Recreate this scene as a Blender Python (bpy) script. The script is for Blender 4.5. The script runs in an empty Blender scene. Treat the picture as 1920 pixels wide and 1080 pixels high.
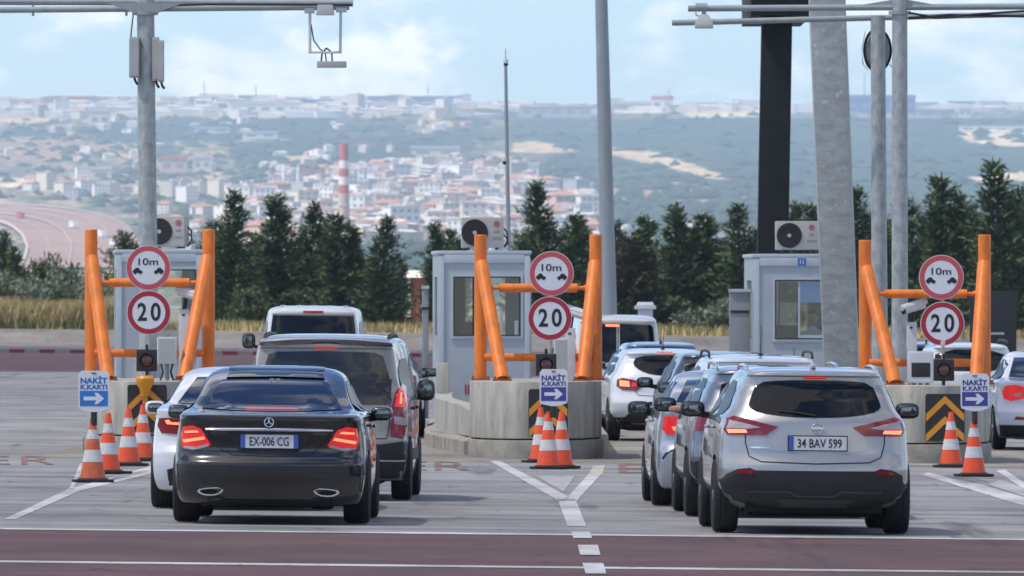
import bpy, bmesh, math, random
import numpy as np
from mathutils import Vector, Matrix, noise as mnoise
from mathutils.bvhtree import BVHTree
from mathutils.geometry import delaunay_2d_cdt

random.seed(7)
rnd = random.Random(11)
R = math.radians
SC = bpy.context.scene
COL = SC.collection

# ------------------------------------------------------------------ camera, world, sun, exposure
FPX, VH, CAMZ, CROSS = 20000.0, 577.0, 2.07, 0.0105      # focal length in 1920-px units, horizon row, eye height, cross fall
cam_d = bpy.data.cameras.new('camera')
cam_d.sensor_width = 36.0
cam_d.lens = FPX / 1920 * 36.0
cam_d.shift_y = (VH - 540) / 1920
cam_d.clip_start = 1.0
cam_d.clip_end = 90000
cam_d.dof.use_dof = True
cam_d.dof.focus_distance = 112.0
cam_d.dof.aperture_fstop = 13.0
cam = bpy.data.objects.new('camera', cam_d)
COL.objects.link(cam)
cam.location = (0, 0, CAMZ)
cam.rotation_euler = (R(90), 0, 0)
SC.camera = cam

SUN_EL, SUN_AZ = R(60), R(246)          # azimuth clockwise from +Y (the view direction): behind the camera, to the left
world = bpy.data.worlds.new('World')
SC.world = world
world.use_nodes = True
wn, wl = world.node_tree.nodes, world.node_tree.links
wn.clear()
w_out = wn.new('ShaderNodeOutputWorld')
w_bg = wn.new('ShaderNodeBackground')
sky = wn.new('ShaderNodeTexSky')
sky.sky_type = 'NISHITA'
sky.sun_disc = False
sky.sun_elevation = SUN_EL
sky.sun_rotation = SUN_AZ
sky.altitude = 900
sky.air_density = 1.0
sky.dust_density = 0.25
sky.ozone_density = 2.0
w_bg.inputs['Strength'].default_value = 0.115
# clouds: soft white masses mixed over the sky
tc = wn.new('ShaderNodeTexCoord')
def w_noise(scale, zs, detail, off):
    mp = wn.new('ShaderNodeMapping'); mp.inputs['Scale'].default_value = (scale, scale, scale * zs)
    mp.inputs['Location'].default_value = off
    wl.new(tc.outputs['Generated'], mp.inputs['Vector'])
    n = wn.new('ShaderNodeTexNoise'); n.inputs['Scale'].default_value = 1.0
    n.inputs['Detail'].default_value = detail; n.inputs['Roughness'].default_value = 0.55
    wl.new(mp.outputs['Vector'], n.inputs['Vector'])
    return n.outputs['Fac']
def w_ramp(src, a, b, lo=0.0, hi=1.0):
    m = wn.new('ShaderNodeMapRange'); m.interpolation_type = 'SMOOTHSTEP'
    m.inputs['From Min'].default_value = a; m.inputs['From Max'].default_value = b
    m.inputs['To Min'].default_value = lo; m.inputs['To Max'].default_value = hi
    wl.new(src, m.inputs['Value'])
    return m.outputs['Result']
def w_math(op, a, b):
    m = wn.new('ShaderNodeMath'); m.operation = op
    for k, s in enumerate((a, b)):
        if isinstance(s, (int, float)): m.inputs[k].default_value = s
        else: wl.new(s, m.inputs[k])
    return m.outputs[0]
sepz = wn.new('ShaderNodeSeparateXYZ'); wl.new(tc.outputs['Generated'], sepz.inputs[0])
low_band = w_ramp(sepz.outputs['Z'], 0.09, 0.05, 0.0, 1.0)
fine = w_math('MULTIPLY', w_ramp(w_noise(75, 2.2, 6, (3.1, 1.7, 0.4)), 0.46, 0.70, 0, 0.7), low_band)
coarse = w_ramp(w_noise(3.2, 2.0, 6, (0.3, 5.2, 1.4)), 0.46, 0.66, 0, 0.85)
# a low cumulus bank standing above the far town
mpc = wn.new('ShaderNodeVectorMath'); mpc.operation = 'SUBTRACT'
mpc.inputs[1].default_value = (-0.0128, 1.0, 0.0236)
wl.new(tc.outputs['Generated'], mpc.inputs[0])
mps = wn.new('ShaderNodeVectorMath'); mps.operation = 'MULTIPLY'
mps.inputs[1].default_value = (1 / 0.0095, 0.0, 1 / 0.0042)
wl.new(mpc.outputs[0], mps.inputs[0])
ln = wn.new('ShaderNodeVectorMath'); ln.operation = 'LENGTH'
wl.new(mps.outputs[0], ln.inputs[0])
blob = w_math('ADD', ln.outputs['Value'], w_math('MULTIPLY', w_math('SUBTRACT', w_noise(230, 1.6, 6, (1, 2, 3)), 0.5), 2.6))
bank = w_ramp(blob, 1.1, 0.15, 0, 0.8)
cl = w_math('MINIMUM', w_math('MAXIMUM', w_math('MAXIMUM', fine, coarse), bank), 1.0)
mixc = wn.new('ShaderNodeMix'); mixc.data_type = 'RGBA'
mixc.inputs['B'].default_value = (10.5, 9.9, 9.3, 1)
tint = wn.new('ShaderNodeMix'); tint.data_type = 'RGBA'; tint.blend_type = 'MULTIPLY'
tint.inputs['Factor'].default_value = 1.0
tint.inputs['B'].default_value = (0.72, 0.88, 1.12, 1)
wl.new(sky.outputs['Color'], tint.inputs['A'])
wl.new(cl, mixc.inputs['Factor'])
wl.new(tint.outputs['Result'], mixc.inputs['A'])
wl.new(mixc.outputs['Result'], w_bg.inputs['Color'])
wl.new(w_bg.outputs['Background'], w_out.inputs['Surface'])

sun_d = bpy.data.lights.new('sun', 'SUN')
sun_d.energy = 5.0
sun_d.angle = R(1.5)
sun_d.color = (1.0, 0.93, 0.83)
sun = bpy.data.objects.new('sun', sun_d)
COL.objects.link(sun)
sdir = Vector((math.sin(SUN_AZ) * math.cos(SUN_EL), math.cos(SUN_AZ) * math.cos(SUN_EL), math.sin(SUN_EL)))
sun.rotation_euler = (-sdir).to_track_quat('-Z', 'Y').to_euler()

SC.view_settings.view_transform = 'Standard'
SC.view_settings.look = 'None'
SC.view_settings.exposure = 0.38
SC.view_settings.gamma = 1.0
SC.view_settings.use_curve_mapping = False
SC.cycles.use_denoising = True
SC.cycles.volume_bounces = 1
SC.cycles.max_bounces = 8

# ------------------------------------------------------------------ helpers: photograph pixel -> place
def gz(x, y=0):
    return -CROSS * max(-60.0, min(60.0, x))
def dist_of(v, u=960.0):
    "distance of a ground point seen at row v, column u"
    return FPX * CAMZ / ((v - VH) - CROSS * (u - 960))
def gp(u, v, h=0.0):
    D = dist_of(v, u)
    x = (u - 960) * D / FPX
    return Vector((x, D, gz(x) + h))
def at(u, v, D):
    return Vector(((u - 960) * D / FPX, D, CAMZ - (v - VH) * D / FPX))

# ------------------------------------------------------------------ materials
def mat(name, col, rough=0.6, metal=0.0, coat=0.0, var=0.0, vscale=4.0, bump=0.0, bscale=40.0, emit=None, estr=0.0,
        spec=0.5, stretch=(1, 1, 1), col2=None, coatr=0.04):
    m = bpy.data.materials.new(name); m.use_nodes = True
    nt = m.node_tree; b = nt.nodes['Principled BSDF']
    b.inputs['Base Color'].default_value = (*col, 1)
    b.inputs['Roughness'].default_value = rough
    b.inputs['Metallic'].default_value = metal
    b.inputs['Specular IOR Level'].default_value = spec
    if coat:
        b.inputs['Coat Weight'].default_value = coat
        b.inputs['Coat Roughness'].default_value = coatr
    if emit:
        b.inputs['Emission Color'].default_value = (*emit, 1)
        b.inputs['Emission Strength'].default_value = estr
    if var or bump:
        t = nt.nodes.new('ShaderNodeTexCoord')
        mp = nt.nodes.new('ShaderNodeMapping'); mp.inputs['Scale'].default_value = stretch
        nt.links.new(t.outputs['Object'], mp.inputs['Vector'])
    if var:
        n = nt.nodes.new('ShaderNodeTexNoise'); n.inputs['Scale'].default_value = vscale
        n.inputs['Detail'].default_value = 6; n.inputs['Roughness'].default_value = 0.6
        nt.links.new(mp.outputs['Vector'], n.inputs['Vector'])
        r = nt.nodes.new('ShaderNodeMapRange')
        r.inputs['From Min'].default_value = 0.3; r.inputs['From Max'].default_value = 0.7
        nt.links.new(n.outputs['Fac'], r.inputs['Value'])
        mx = nt.nodes.new('ShaderNodeMix'); mx.data_type = 'RGBA'
        c2 = col2 or tuple(c * (1 - var) for c in col)
        mx.inputs['A'].default_value = (*c2, 1)
        mx.inputs['B'].default_value = (*(tuple(min(1, c * (1 + var * 0.5)) for c in col) if not col2 else col), 1)
        nt.links.new(r.outputs['Result'], mx.inputs['Factor'])
        nt.links.new(mx.outputs['Result'], b.inputs['Base Color'])
    if bump:
        n2 = nt.nodes.new('ShaderNodeTexNoise'); n2.inputs['Scale'].default_value = bscale
        n2.inputs['Detail'].default_value = 4
        nt.links.new(mp.outputs['Vector'], n2.inputs['Vector'])
        bp = nt.nodes.new('ShaderNodeBump'); bp.inputs['Strength'].default_value = bump
        bp.inputs['Distance'].default_value = 0.02
        nt.links.new(n2.outputs['Fac'], bp.inputs['Height'])
        nt.links.new(bp.outputs['Normal'], b.inputs['Normal'])
    return m

M = {}
M['orange'] = mat('orange_paint', (0.80, 0.205, 0.022), 0.5, var=0.30, vscale=7, stretch=(1, 1, 0.35), bump=.08, bscale=14)
M['concrete'] = mat('island_concrete', (0.43, 0.415, 0.365), 0.85, var=0.36, vscale=3.4, bump=0.25, bscale=30, stretch=(1.6, 1.6, 0.35))
M['concrete_dirty'] = mat('plinth_concrete', (0.33, 0.31, 0.265), 0.9, var=0.38, vscale=3.0, bump=0.3, bscale=30)
M['galv'] = mat('galvanised_steel', (0.38, 0.41, 0.41), 0.5, 0.2, var=0.34, vscale=14, stretch=(1, 1, 0.5))
M['galv_plain'] = mat('painted_mast', (0.30, 0.335, 0.35), 0.55, 0.1, var=0.14, vscale=5, stretch=(1, 1, 0.3))
M['pale_column'] = mat('pale_column_paint', (0.33, 0.35, 0.345), 0.42, 0.2, var=0.26, vscale=5, stretch=(1, 1, 1.8))
M['dark_column'] = mat('dark_column_paint', (0.012, 0.014, 0.016), 0.6, var=0.3, vscale=3, spec=0.3)
M['booth'] = mat('booth_panel', (0.37, 0.415, 0.45), 0.4, var=0.08, vscale=2.0, coat=0.1)
M['booth_trim'] = mat('booth_trim', (0.44, 0.49, 0.53), 0.4, var=0.08)
M['booth_grey'] = mat('door_panel_metal', (0.25, 0.27, 0.28), 0.5, var=0.12)  # darker grey for doors, grilles and panel joints
M['glass'] = mat('dark_glass', (0.006, 0.007, 0.009), 0.03, spec=0.34)
M['glass_blue'] = mat('sky_sheen_glass', (0.006, 0.013, 0.036), 0.03, spec=0.42)  # blue base colour stands in for sky reflected in the rear glass
M['glass_booth'] = mat('booth_glass', (0.020, 0.017, 0.016), 0.04, spec=0.55, var=0.6, vscale=2.5)
M['mirror'] = mat('mirror_glass', (0.16, 0.18, 0.18), 0.08, 1.0)
M['tyre'] = mat('tyre_rubber', (0.012, 0.012, 0.013), 0.75, var=0.4, vscale=20, bump=0.3, bscale=60)
M['rim'] = mat('alloy_rim', (0.35, 0.36, 0.37), 0.35, 0.8)
M['black_plastic'] = mat('black_plastic', (0.013, 0.013, 0.014), 0.55, var=0.25, vscale=6)
M['grey_plastic'] = mat('grey_plastic', (0.020, 0.021, 0.023), 0.6, var=0.25, vscale=5)
M['trim_line'] = mat('satin_trim', (0.05, 0.052, 0.055), 0.45)
M['glass_grey'] = mat('cloud_sheen_glass', (0.035, 0.035, 0.034), 0.04, spec=0.5, var=0.5, vscale=1.6)  # tinted; lighter mottled base stands in for cloud reflections and interior light
M['glass_side'] = mat('side_glass', (0.004, 0.0045, 0.006), 0.28, spec=0.2)
M['under'] = mat('underbody', (0.006, 0.006, 0.006), 0.9)
M['chrome'] = mat('chrome', (0.72, 0.73, 0.75), 0.12, 1.0)
M['seam'] = mat('panel_gap', (0.006, 0.006, 0.006), 0.8)
M['red_lens'] = mat('red_lens', (0.17, 0.004, 0.010), 0.15, coat=0.5, emit=(1, 0.02, 0.02), estr=0.03)
M['red_lit'] = mat('lit_red_lens', (0.40, 0.008, 0.012), 0.15, emit=(1.0, 0.04, 0.04), estr=0.34, coat=0.6)
M['lamp_lit'] = mat('lit_lamp_strip', (0.8, 0.2, 0.1), 0.2, emit=(1.0, 0.27, 0.12), estr=1.1)
M['clear_lens'] = mat('clear_lens', (0.40, 0.36, 0.37), 0.12, coat=0.8)
M['p_black'] = mat('black_car_paint', (0.004, 0.0045, 0.007), 0.22, 0.0, coat=1.0)
M['p_white'] = mat('white_car_paint', (0.70, 0.71, 0.73), 0.3, coat=1.0, var=0.03)
M['p_white2'] = mat('white_van_paint', (0.62, 0.62, 0.60), 0.35, coat=0.8, var=0.06)
M['p_silver'] = mat('silver_car_paint', (0.40, 0.395, 0.38), 0.32, 0.5, coat=1.0)
M['p_silver2'] = mat('bluish_silver_car_paint', (0.42, 0.455, 0.50), 0.30, 0.5, coat=1.0)
M['p_grey'] = mat('steel_grey_car_paint', (0.17, 0.19, 0.22), 0.3, 0.5, coat=1.0)
M['p_darkgrey'] = mat('dark_grey_car_paint', (0.06, 0.06, 0.066), 0.3, 0.4, coat=1.0)
M['p_taupe'] = mat('grey_brown_van_paint', (0.27, 0.255, 0.228), 0.38, 0.1, coat=0.9)
M['p_blue'] = mat('blue_car_paint', (0.13, 0.21, 0.36), 0.3, 0.4, coat=1.0)
M['plate_white'] = mat('plate_white', (0.62, 0.63, 0.64), 0.4)
M['plate_blue'] = mat('plate_blue', (0.05, 0.10, 0.42), 0.4)
M['ink'] = mat('black_ink', (0.010, 0.010, 0.012), 0.5)
M['sign_white'] = mat('sign_white', (0.66, 0.68, 0.72), 0.4, var=0.06, vscale=6)
M['sign_edge'] = mat('sign_rim_white', (0.62, 0.55, 0.55), 0.45)
M['sign_red'] = mat('sign_red', (0.36, 0.014, 0.03), 0.4, var=0.12)
M['sign_pink'] = mat('faded_sign_red', (0.52, 0.075, 0.09), 0.45, var=0.12)
M['sign_blue'] = mat('sign_blue', (0.02, 0.17, 0.52), 0.4)
M['sign_violet'] = mat('sign_violet_blue', (0.055, 0.05, 0.26), 0.4)
M['letter_blue'] = mat('letter_blue', (0.02, 0.13, 0.42), 0.4)
M['letter_violet'] = mat('letter_violet', (0.045, 0.045, 0.22), 0.4)
M['chev_black'] = mat('board_black', (0.016, 0.016, 0.017), 0.5)
M['chev_yellow'] = mat('board_amber', (0.68, 0.265, 0.015), 0.45, var=0.15)
M['cone'] = mat('cone_orange', (0.80, 0.085, 0.018), 0.5, var=0.14, vscale=7)
M['cone_old'] = mat('faded_cone_orange', (0.62, 0.13, 0.05), 0.6, var=0.3, vscale=7)
M['cone_white'] = mat('cone_reflective_white', (0.58, 0.58, 0.57), 0.5, var=0.22, vscale=12)
M['rubber'] = mat('cone_base_rubber', (0.016, 0.016, 0.016), 0.8, var=0.3, bump=0.3)
M['box_grey'] = mat('light_grey_box', (0.40, 0.41, 0.40), 0.5, var=0.1)
M['box_white'] = mat('white_cabinet', (0.60, 0.62, 0.64), 0.45, var=0.08)
M['ac'] = mat('ac_casing', (0.40, 0.385, 0.36), 0.5, var=0.10)
M['ac_dark'] = mat('ac_grille', (0.020, 0.019, 0.018), 0.6)
M['cable'] = mat('black_cable', (0.010, 0.010, 0.011), 0.6)
M['logo_red'] = mat('logo_red', (0.36, 0.02, 0.06), 0.5)
M['logo_grey'] = mat('logo_grey', (0.16, 0.15, 0.15), 0.5)
M['lens_dark'] = mat('unlit_signal_lens', (0.10, 0.022, 0.018), 0.25, coat=0.6)
M['rust'] = mat('rusty_flange', (0.30, 0.10, 0.035), 0.8, var=0.5, vscale=14)
M['skin'] = mat('skin', (0.40, 0.20, 0.135), 0.55, var=0.1)
M['brick'] = mat('brick_wall', (0.30, 0.10, 0.07), 0.85, var=0.2)
M['plaster'] = mat('white_plaster', (0.62, 0.60, 0.55), 0.8, var=0.15)
M['trunk'] = mat('tree_bark', (0.07, 0.05, 0.035), 0.9)

def chipped(m, scale, lo, hi, colour):
    "worn spots where the paint has gone"
    nt = m.node_tree; b = nt.nodes['Principled BSDF']; src = b.inputs['Base Color'].links[0].from_socket
    t = nt.nodes.new('ShaderNodeTexCoord'); n = nt.nodes.new('ShaderNodeTexNoise'); n.inputs['Scale'].default_value = scale; n.inputs['Detail'].default_value = 5; n.inputs['Roughness'].default_value = .7
    nt.links.new(t.outputs['Object'], n.inputs['Vector'])
    r = nt.nodes.new('ShaderNodeMapRange'); r.inputs['From Min'].default_value = lo; r.inputs['From Max'].default_value = hi; nt.links.new(n.outputs['Fac'], r.inputs['Value'])
    mx = nt.nodes.new('ShaderNodeMix'); mx.data_type = 'RGBA'; mx.inputs['B'].default_value = (*colour, 1)
    nt.links.new(r.outputs['Result'], mx.inputs['Factor']); nt.links.new(src, mx.inputs['A']); nt.links.new(mx.outputs['Result'], b.inputs['Base Color'])
chipped(M['orange'], 6.5, .64, .69, (.40, .16, .07))
chipped(M['pale_column'], 9, .60, .66, (.46, .48, .47))
chipped(M['concrete'], 2.3, .58, .70, (.24, .22, .185))
chipped(M['cone'], 9, .62, .70, (.42, .12, .07)); chipped(M['cone_white'], 9, .60, .70, (.34, .31, .28))

# ------------------------------------------------------------------ mesh builder
class MB:
    def __init__(s): s.v = []; s.f = []; s.m = []; s.cur = 0
    def add(s, vs, fs):
        o = len(s.v); s.v += [tuple(p) for p in vs]; s.f += [tuple(i + o for i in f) for f in fs]; s.m += [s.cur] * len(fs)
    def box(s, c, d, rz=0.0, ry=0.0, rx=0.0, taper=1.0):
        hx, hy, hz = d[0] / 2, d[1] / 2, d[2] / 2
        T = Matrix.Translation(c) @ Matrix.Rotation(rz, 4, 'Z') @ Matrix.Rotation(ry, 4, 'Y') @ Matrix.Rotation(rx, 4, 'X')
        vs = []
        for z, k in ((-hz, 1.0), (hz, taper)):
            for x, y in ((-hx, -hy), (hx, -hy), (hx, hy), (-hx, hy)): vs.append(T @ Vector((x * k, y * k, z)))
        s.add(vs, [(3, 2, 1, 0), (4, 5, 6, 7), (0, 1, 5, 4), (1, 2, 6, 5), (2, 3, 7, 6), (3, 0, 4, 7)])
    def bar(s, a, b, ra, rb=None, n=16, cap=True):
        a, b = Vector(a), Vector(b); rb = ra if rb is None else rb
        q = (b - a).normalized().to_track_quat('Z', 'Y')
        vs = []
        for p, r in ((a, ra), (b, rb)):
            for i in range(n):
                t = 2 * math.pi * i / n
                vs.append(p + q @ Vector((r * math.cos(t), r * math.sin(t), 0)))
        fs = [(i, (i + 1) % n, n + (i + 1) % n, n + i) for i in range(n)]
        if cap: fs += [tuple(range(n - 1, -1, -1)), tuple(range(n, 2 * n))]
        s.add(vs, fs)
    def tube(s, pts, r, n=8):
        pts = [Vector(p) for p in pts]; rings = []
        for k, p in enumerate(pts):
            d = (pts[min(k + 1, len(pts) - 1)] - pts[max(k - 1, 0)]).normalized()
            q = d.to_track_quat('Z', 'Y')
            rr = r[k] if isinstance(r, (list, tuple)) else r
            rings.append([p + q @ Vector((rr * math.cos(2 * math.pi * i / n), rr * math.sin(2 * math.pi * i / n), 0)) for i in range(n)])
        vs = [v for g in rings for v in g]; fs = []
        for k in range(len(rings) - 1):
            for i in range(n):
                fs.append((k * n + i, k * n + (i + 1) % n, (k + 1) * n + (i + 1) % n, (k + 1) * n + i))
        fs += [tuple(range(n - 1, -1, -1)), tuple(range((len(rings) - 1) * n, len(rings) * n))]
        s.add(vs, fs)
    def lathe(s, prof, c=(0, 0, 0), n=24, axis='Z', flip=False):
        vs = []; c = Vector(c)
        for r, h in prof:
            for i in range(n):
                t = 2 * math.pi * i / n; x, y = r * math.cos(t), r * math.sin(t)
                vs.append(c + (Vector((x, y, h)) if axis == 'Z' else Vector((h, x, y)) if axis == 'X' else Vector((x, h, y))))
        fs = []; L = len(prof)
        for k in range(L - 1):
            for i in range(n):
                fs.append((k * n + i, k * n + (i + 1) % n, (k + 1) * n + (i + 1) % n, (k + 1) * n + i))
        fs += [tuple(range(n - 1, -1, -1)), tuple(range((L - 1) * n, L * n))]
        s.add(vs, fs)
    def prism(s, pts, y0, y1, off=(0, 0, 0)):
        "polygon in the x-z plane extruded from y0 to y1"
        n = len(pts); o = Vector(off)
        vs = [o + Vector((x, y0, z)) for x, z in pts] + [o + Vector((x, y1, z)) for x, z in pts]
        fs = [tuple(range(n)), tuple(range(2 * n - 1, n - 1, -1))] + [(i, n + i, n + (i + 1) % n, (i + 1) % n) for i in range(n)]
        s.add(vs, fs)
    def slab(s, pts, z0, z1):
        "polygon in the x-y plane extruded in z"
        n = len(pts)
        vs = [(x, y, z0) for x, y in pts] + [(x, y, z1) for x, y in pts]
        fs = [tuple(range(n - 1, -1, -1)), tuple(range(n, 2 * n))] + [(i, (i + 1) % n, n + (i + 1) % n, n + i) for i in range(n)]
        s.add(vs, fs)
    def sell(s, c, d, e=0.5, nu=20, nv=12, rz=0.0, ry=0.0):
        "superellipsoid with half sizes d"
        def sg(a, p): return math.copysign(abs(a) ** p, a)
        T = Matrix.Translation(c) @ Matrix.Rotation(rz, 4, 'Z') @ Matrix.Rotation(ry, 4, 'Y')
        vs = []; fs = []
        for j in range(nv + 1):
            ph = -math.pi / 2 + math.pi * j / nv
            for i in range(nu):
                t = 2 * math.pi * i / nu
                cp = sg(math.cos(ph), e)
                vs.append(T @ Vector((d[0] * cp * sg(math.cos(t), e), d[1] * cp * sg(math.sin(t), e), d[2] * sg(math.sin(ph), e))))
        for j in range(nv):
            for i in range(nu):
                fs.append((j * nu + i, j * nu + (i + 1) % nu, (j + 1) * nu + (i + 1) % nu, (j + 1) * nu + i))
        s.add(vs, fs)
    def torus(s, c, RR, r, n=28, m=8, axis='Y'):
        vs = []; fs = []; c = Vector(c)
        for i in range(n):
            t = 2 * math.pi * i / n
            for j in range(m):
                p = 2 * math.pi * j / m; a = RR + r * math.cos(p); h = r * math.sin(p)
                q = (a * math.cos(t), h, a * math.sin(t)) if axis == 'Y' else (a * math.cos(t), a * math.sin(t), h)
                vs.append(c + Vector(q))
        for i in range(n):
            for j in range(m):
                fs.append((i * m + j, ((i + 1) % n) * m + j, ((i + 1) % n) * m + (j + 1) % m, i * m + (j + 1) % m))
        s.add(vs, fs)
    def build(s, name, mats, parent=None, loc=None, smooth=35, bevel=0.0, recalc=True):
        me = bpy.data.meshes.new(name)
        me.from_pydata(s.v, [], s.f)
        mats = mats if isinstance(mats, (list, tuple)) else [mats]
        for m_ in mats: me.materials.append(M[m_] if isinstance(m_, str) else m_)
        if len(mats) > 1: me.polygons.foreach_set('material_index', s.m)
        if recalc or bevel:
            bm = bmesh.new(); bm.from_mesh(me)
            if recalc: bmesh.ops.recalc_face_normals(bm, faces=bm.faces)
            if bevel:
                eds = [e for e in bm.edges if len(e.link_faces) == 2 and e.calc_face_angle(0) > R(40)]
                bmesh.ops.bevel(bm, geom=eds, offset=bevel, segments=2, profile=0.6, affect='EDGES', clamp_overlap=True)
            bm.to_mesh(me); bm.free()
        if smooth:
            me.polygons.foreach_set('use_smooth', [True] * len(me.polygons))
            me.set_sharp_from_angle(angle=R(smooth))
        return link(name, me, parent, loc)

def link(name, me, parent=None, loc=None):
    o = bpy.data.objects.new(name, me)
    COL.objects.link(o)
    if parent is not None: o.parent = parent
    if loc is not None: o.location = loc
    return o
def thing(name, label, cat, loc=(0, 0, 0), rz=0.0, group=None, ry=0.0):
    o = bpy.data.objects.new(name, None); COL.objects.link(o)
    o.location = loc; o.rotation_euler = (0, ry, rz)
    o['label'] = label; o['category'] = cat
    if group: o['group'] = group
    o.empty_display_size = 0.2
    return o
def tag(o, label, cat, group=None):
    o['label'] = label; o['category'] = cat
    if group: o['group'] = group
    return o
def struct(o): o['kind'] = 'structure'; return o
def copy_tree(o, parent=None):
    c = o.copy(); COL.objects.link(c)
    if parent is not None: c.parent = parent
    for ch in list(o.children): copy_tree(ch, c)
    return c

def text_mesh(txt, w, h, depth=0.002, bold=0.0):
    "lettering standing in the x-z plane, facing -y, centred, fitted to w x h"
    cu = bpy.data.curves.new('lettering', 'FONT'); cu.body = txt; cu.size = 1; cu.extrude = 0.02; cu.offset = bold
    cu.resolution_u = 3
    ob = bpy.data.objects.new('lettering', cu); COL.objects.link(ob)
    dg = bpy.context.evaluated_depsgraph_get()
    me = bpy.data.meshes.new_from_object(ob.evaluated_get(dg))
    bpy.data.objects.remove(ob); bpy.data.curves.remove(cu)
    n = len(me.vertices); co = np.empty(n * 3); me.vertices.foreach_get('co', co); co = co.reshape(n, 3)
    lo, hi = co.min(0), co.max(0)
    out = np.empty_like(co)
    out[:, 0] = (co[:, 0] - (lo[0] + hi[0]) / 2) * w / max(1e-6, hi[0] - lo[0])
    out[:, 2] = (co[:, 1] - (lo[1] + hi[1]) / 2) * h / max(1e-6, hi[1] - lo[1])
    out[:, 1] = -(co[:, 2] - lo[2]) / max(1e-6, hi[2] - lo[2]) * depth
    me.vertices.foreach_set('co', out.ravel()); me.update()
    return me
def text(name, txt, w, h, material, parent, loc, bold=0.0, depth=0.002):
    me = text_mesh(txt, w, h, depth, bold)
    me.materials.clear(); me.materials.append(M[material])
    return link(name, me, parent, loc)

def chaikin(pts, it=1, k=0.25):
    for _ in range(it):
        out = []
        for i in range(len(pts)):
            a, b = pts[i], pts[(i + 1) % len(pts)]
            out.append((a[0] + (b[0] - a[0]) * k, a[1] + (b[1] - a[1]) * k))
            out.append((b[0] - (b[0] - a[0]) * k, b[1] - (b[1] - a[1]) * k))
        pts = out
    return pts
def inside(p, poly):
    x, y = p; c = False; j = len(poly) - 1
    for i in range(len(poly)):
        xi, yi = poly[i]; xj, yj = poly[j]
        if (yi > y) != (yj > y) and x < (xj - xi) * (y - yi) / (yj - yi) + xi: c = not c
        j = i
    return c
def fill2d(pts, grid):
    out = []
    for i in range(len(pts)):
        a, b = Vector(pts[i]), Vector(pts[(i + 1) % len(pts)])
        n = max(1, int((b - a).length / grid))
        for k in range(n): out.append(a.lerp(b, k / n))
    nb = len(out); edges = [(i, (i + 1) % nb) for i in range(nb)]
    poly = [(p.x, p.y) for p in out]
    xs = [p[0] for p in poly]; ys = [p[1] for p in poly]
    x = min(xs) + grid * 0.5
    while x < max(xs):
        y = min(ys) + grid * 0.5
        while y < max(ys):
            if inside((x, y), poly) and min((Vector((x, y)) - p).length_squared for p in out) > (grid * 0.4) ** 2: out.append(Vector((x, y)))
            y += grid
        x += grid
    vs, es, fs, *_ = delaunay_2d_cdt(out, edges, [], 1, 1e-5)
    return [(v.x, v.y) for v in vs], [tuple(f) for f in fs]

# ------------------------------------------------------------------ vehicles
def pchip(t, y, q):
    t = np.asarray(t, float); y = np.asarray(y, float); h = np.diff(t); d = np.diff(y) / h
    m = np.zeros_like(y)
    for i in range(1, len(y) - 1):
        if d[i - 1] * d[i] > 0:
            w1, w2 = 2 * h[i] + h[i - 1], h[i] + 2 * h[i - 1]
            m[i] = (w1 + w2) / (w1 / d[i - 1] + w2 / d[i])
    m[0], m[-1] = d[0], d[-1]
    k = np.clip(np.searchsorted(t, q) - 1, 0, len(h) - 1)
    s = (q - t[k]) / h[k]
    return ((2 * s**3 - 3 * s**2 + 1) * y[k] + (s**3 - 2 * s**2 + s) * h[k] * m[k] + (-2 * s**3 + 3 * s**2) * y[k + 1] + (s**3 - s**2) * h[k] * m[k + 1])

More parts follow.
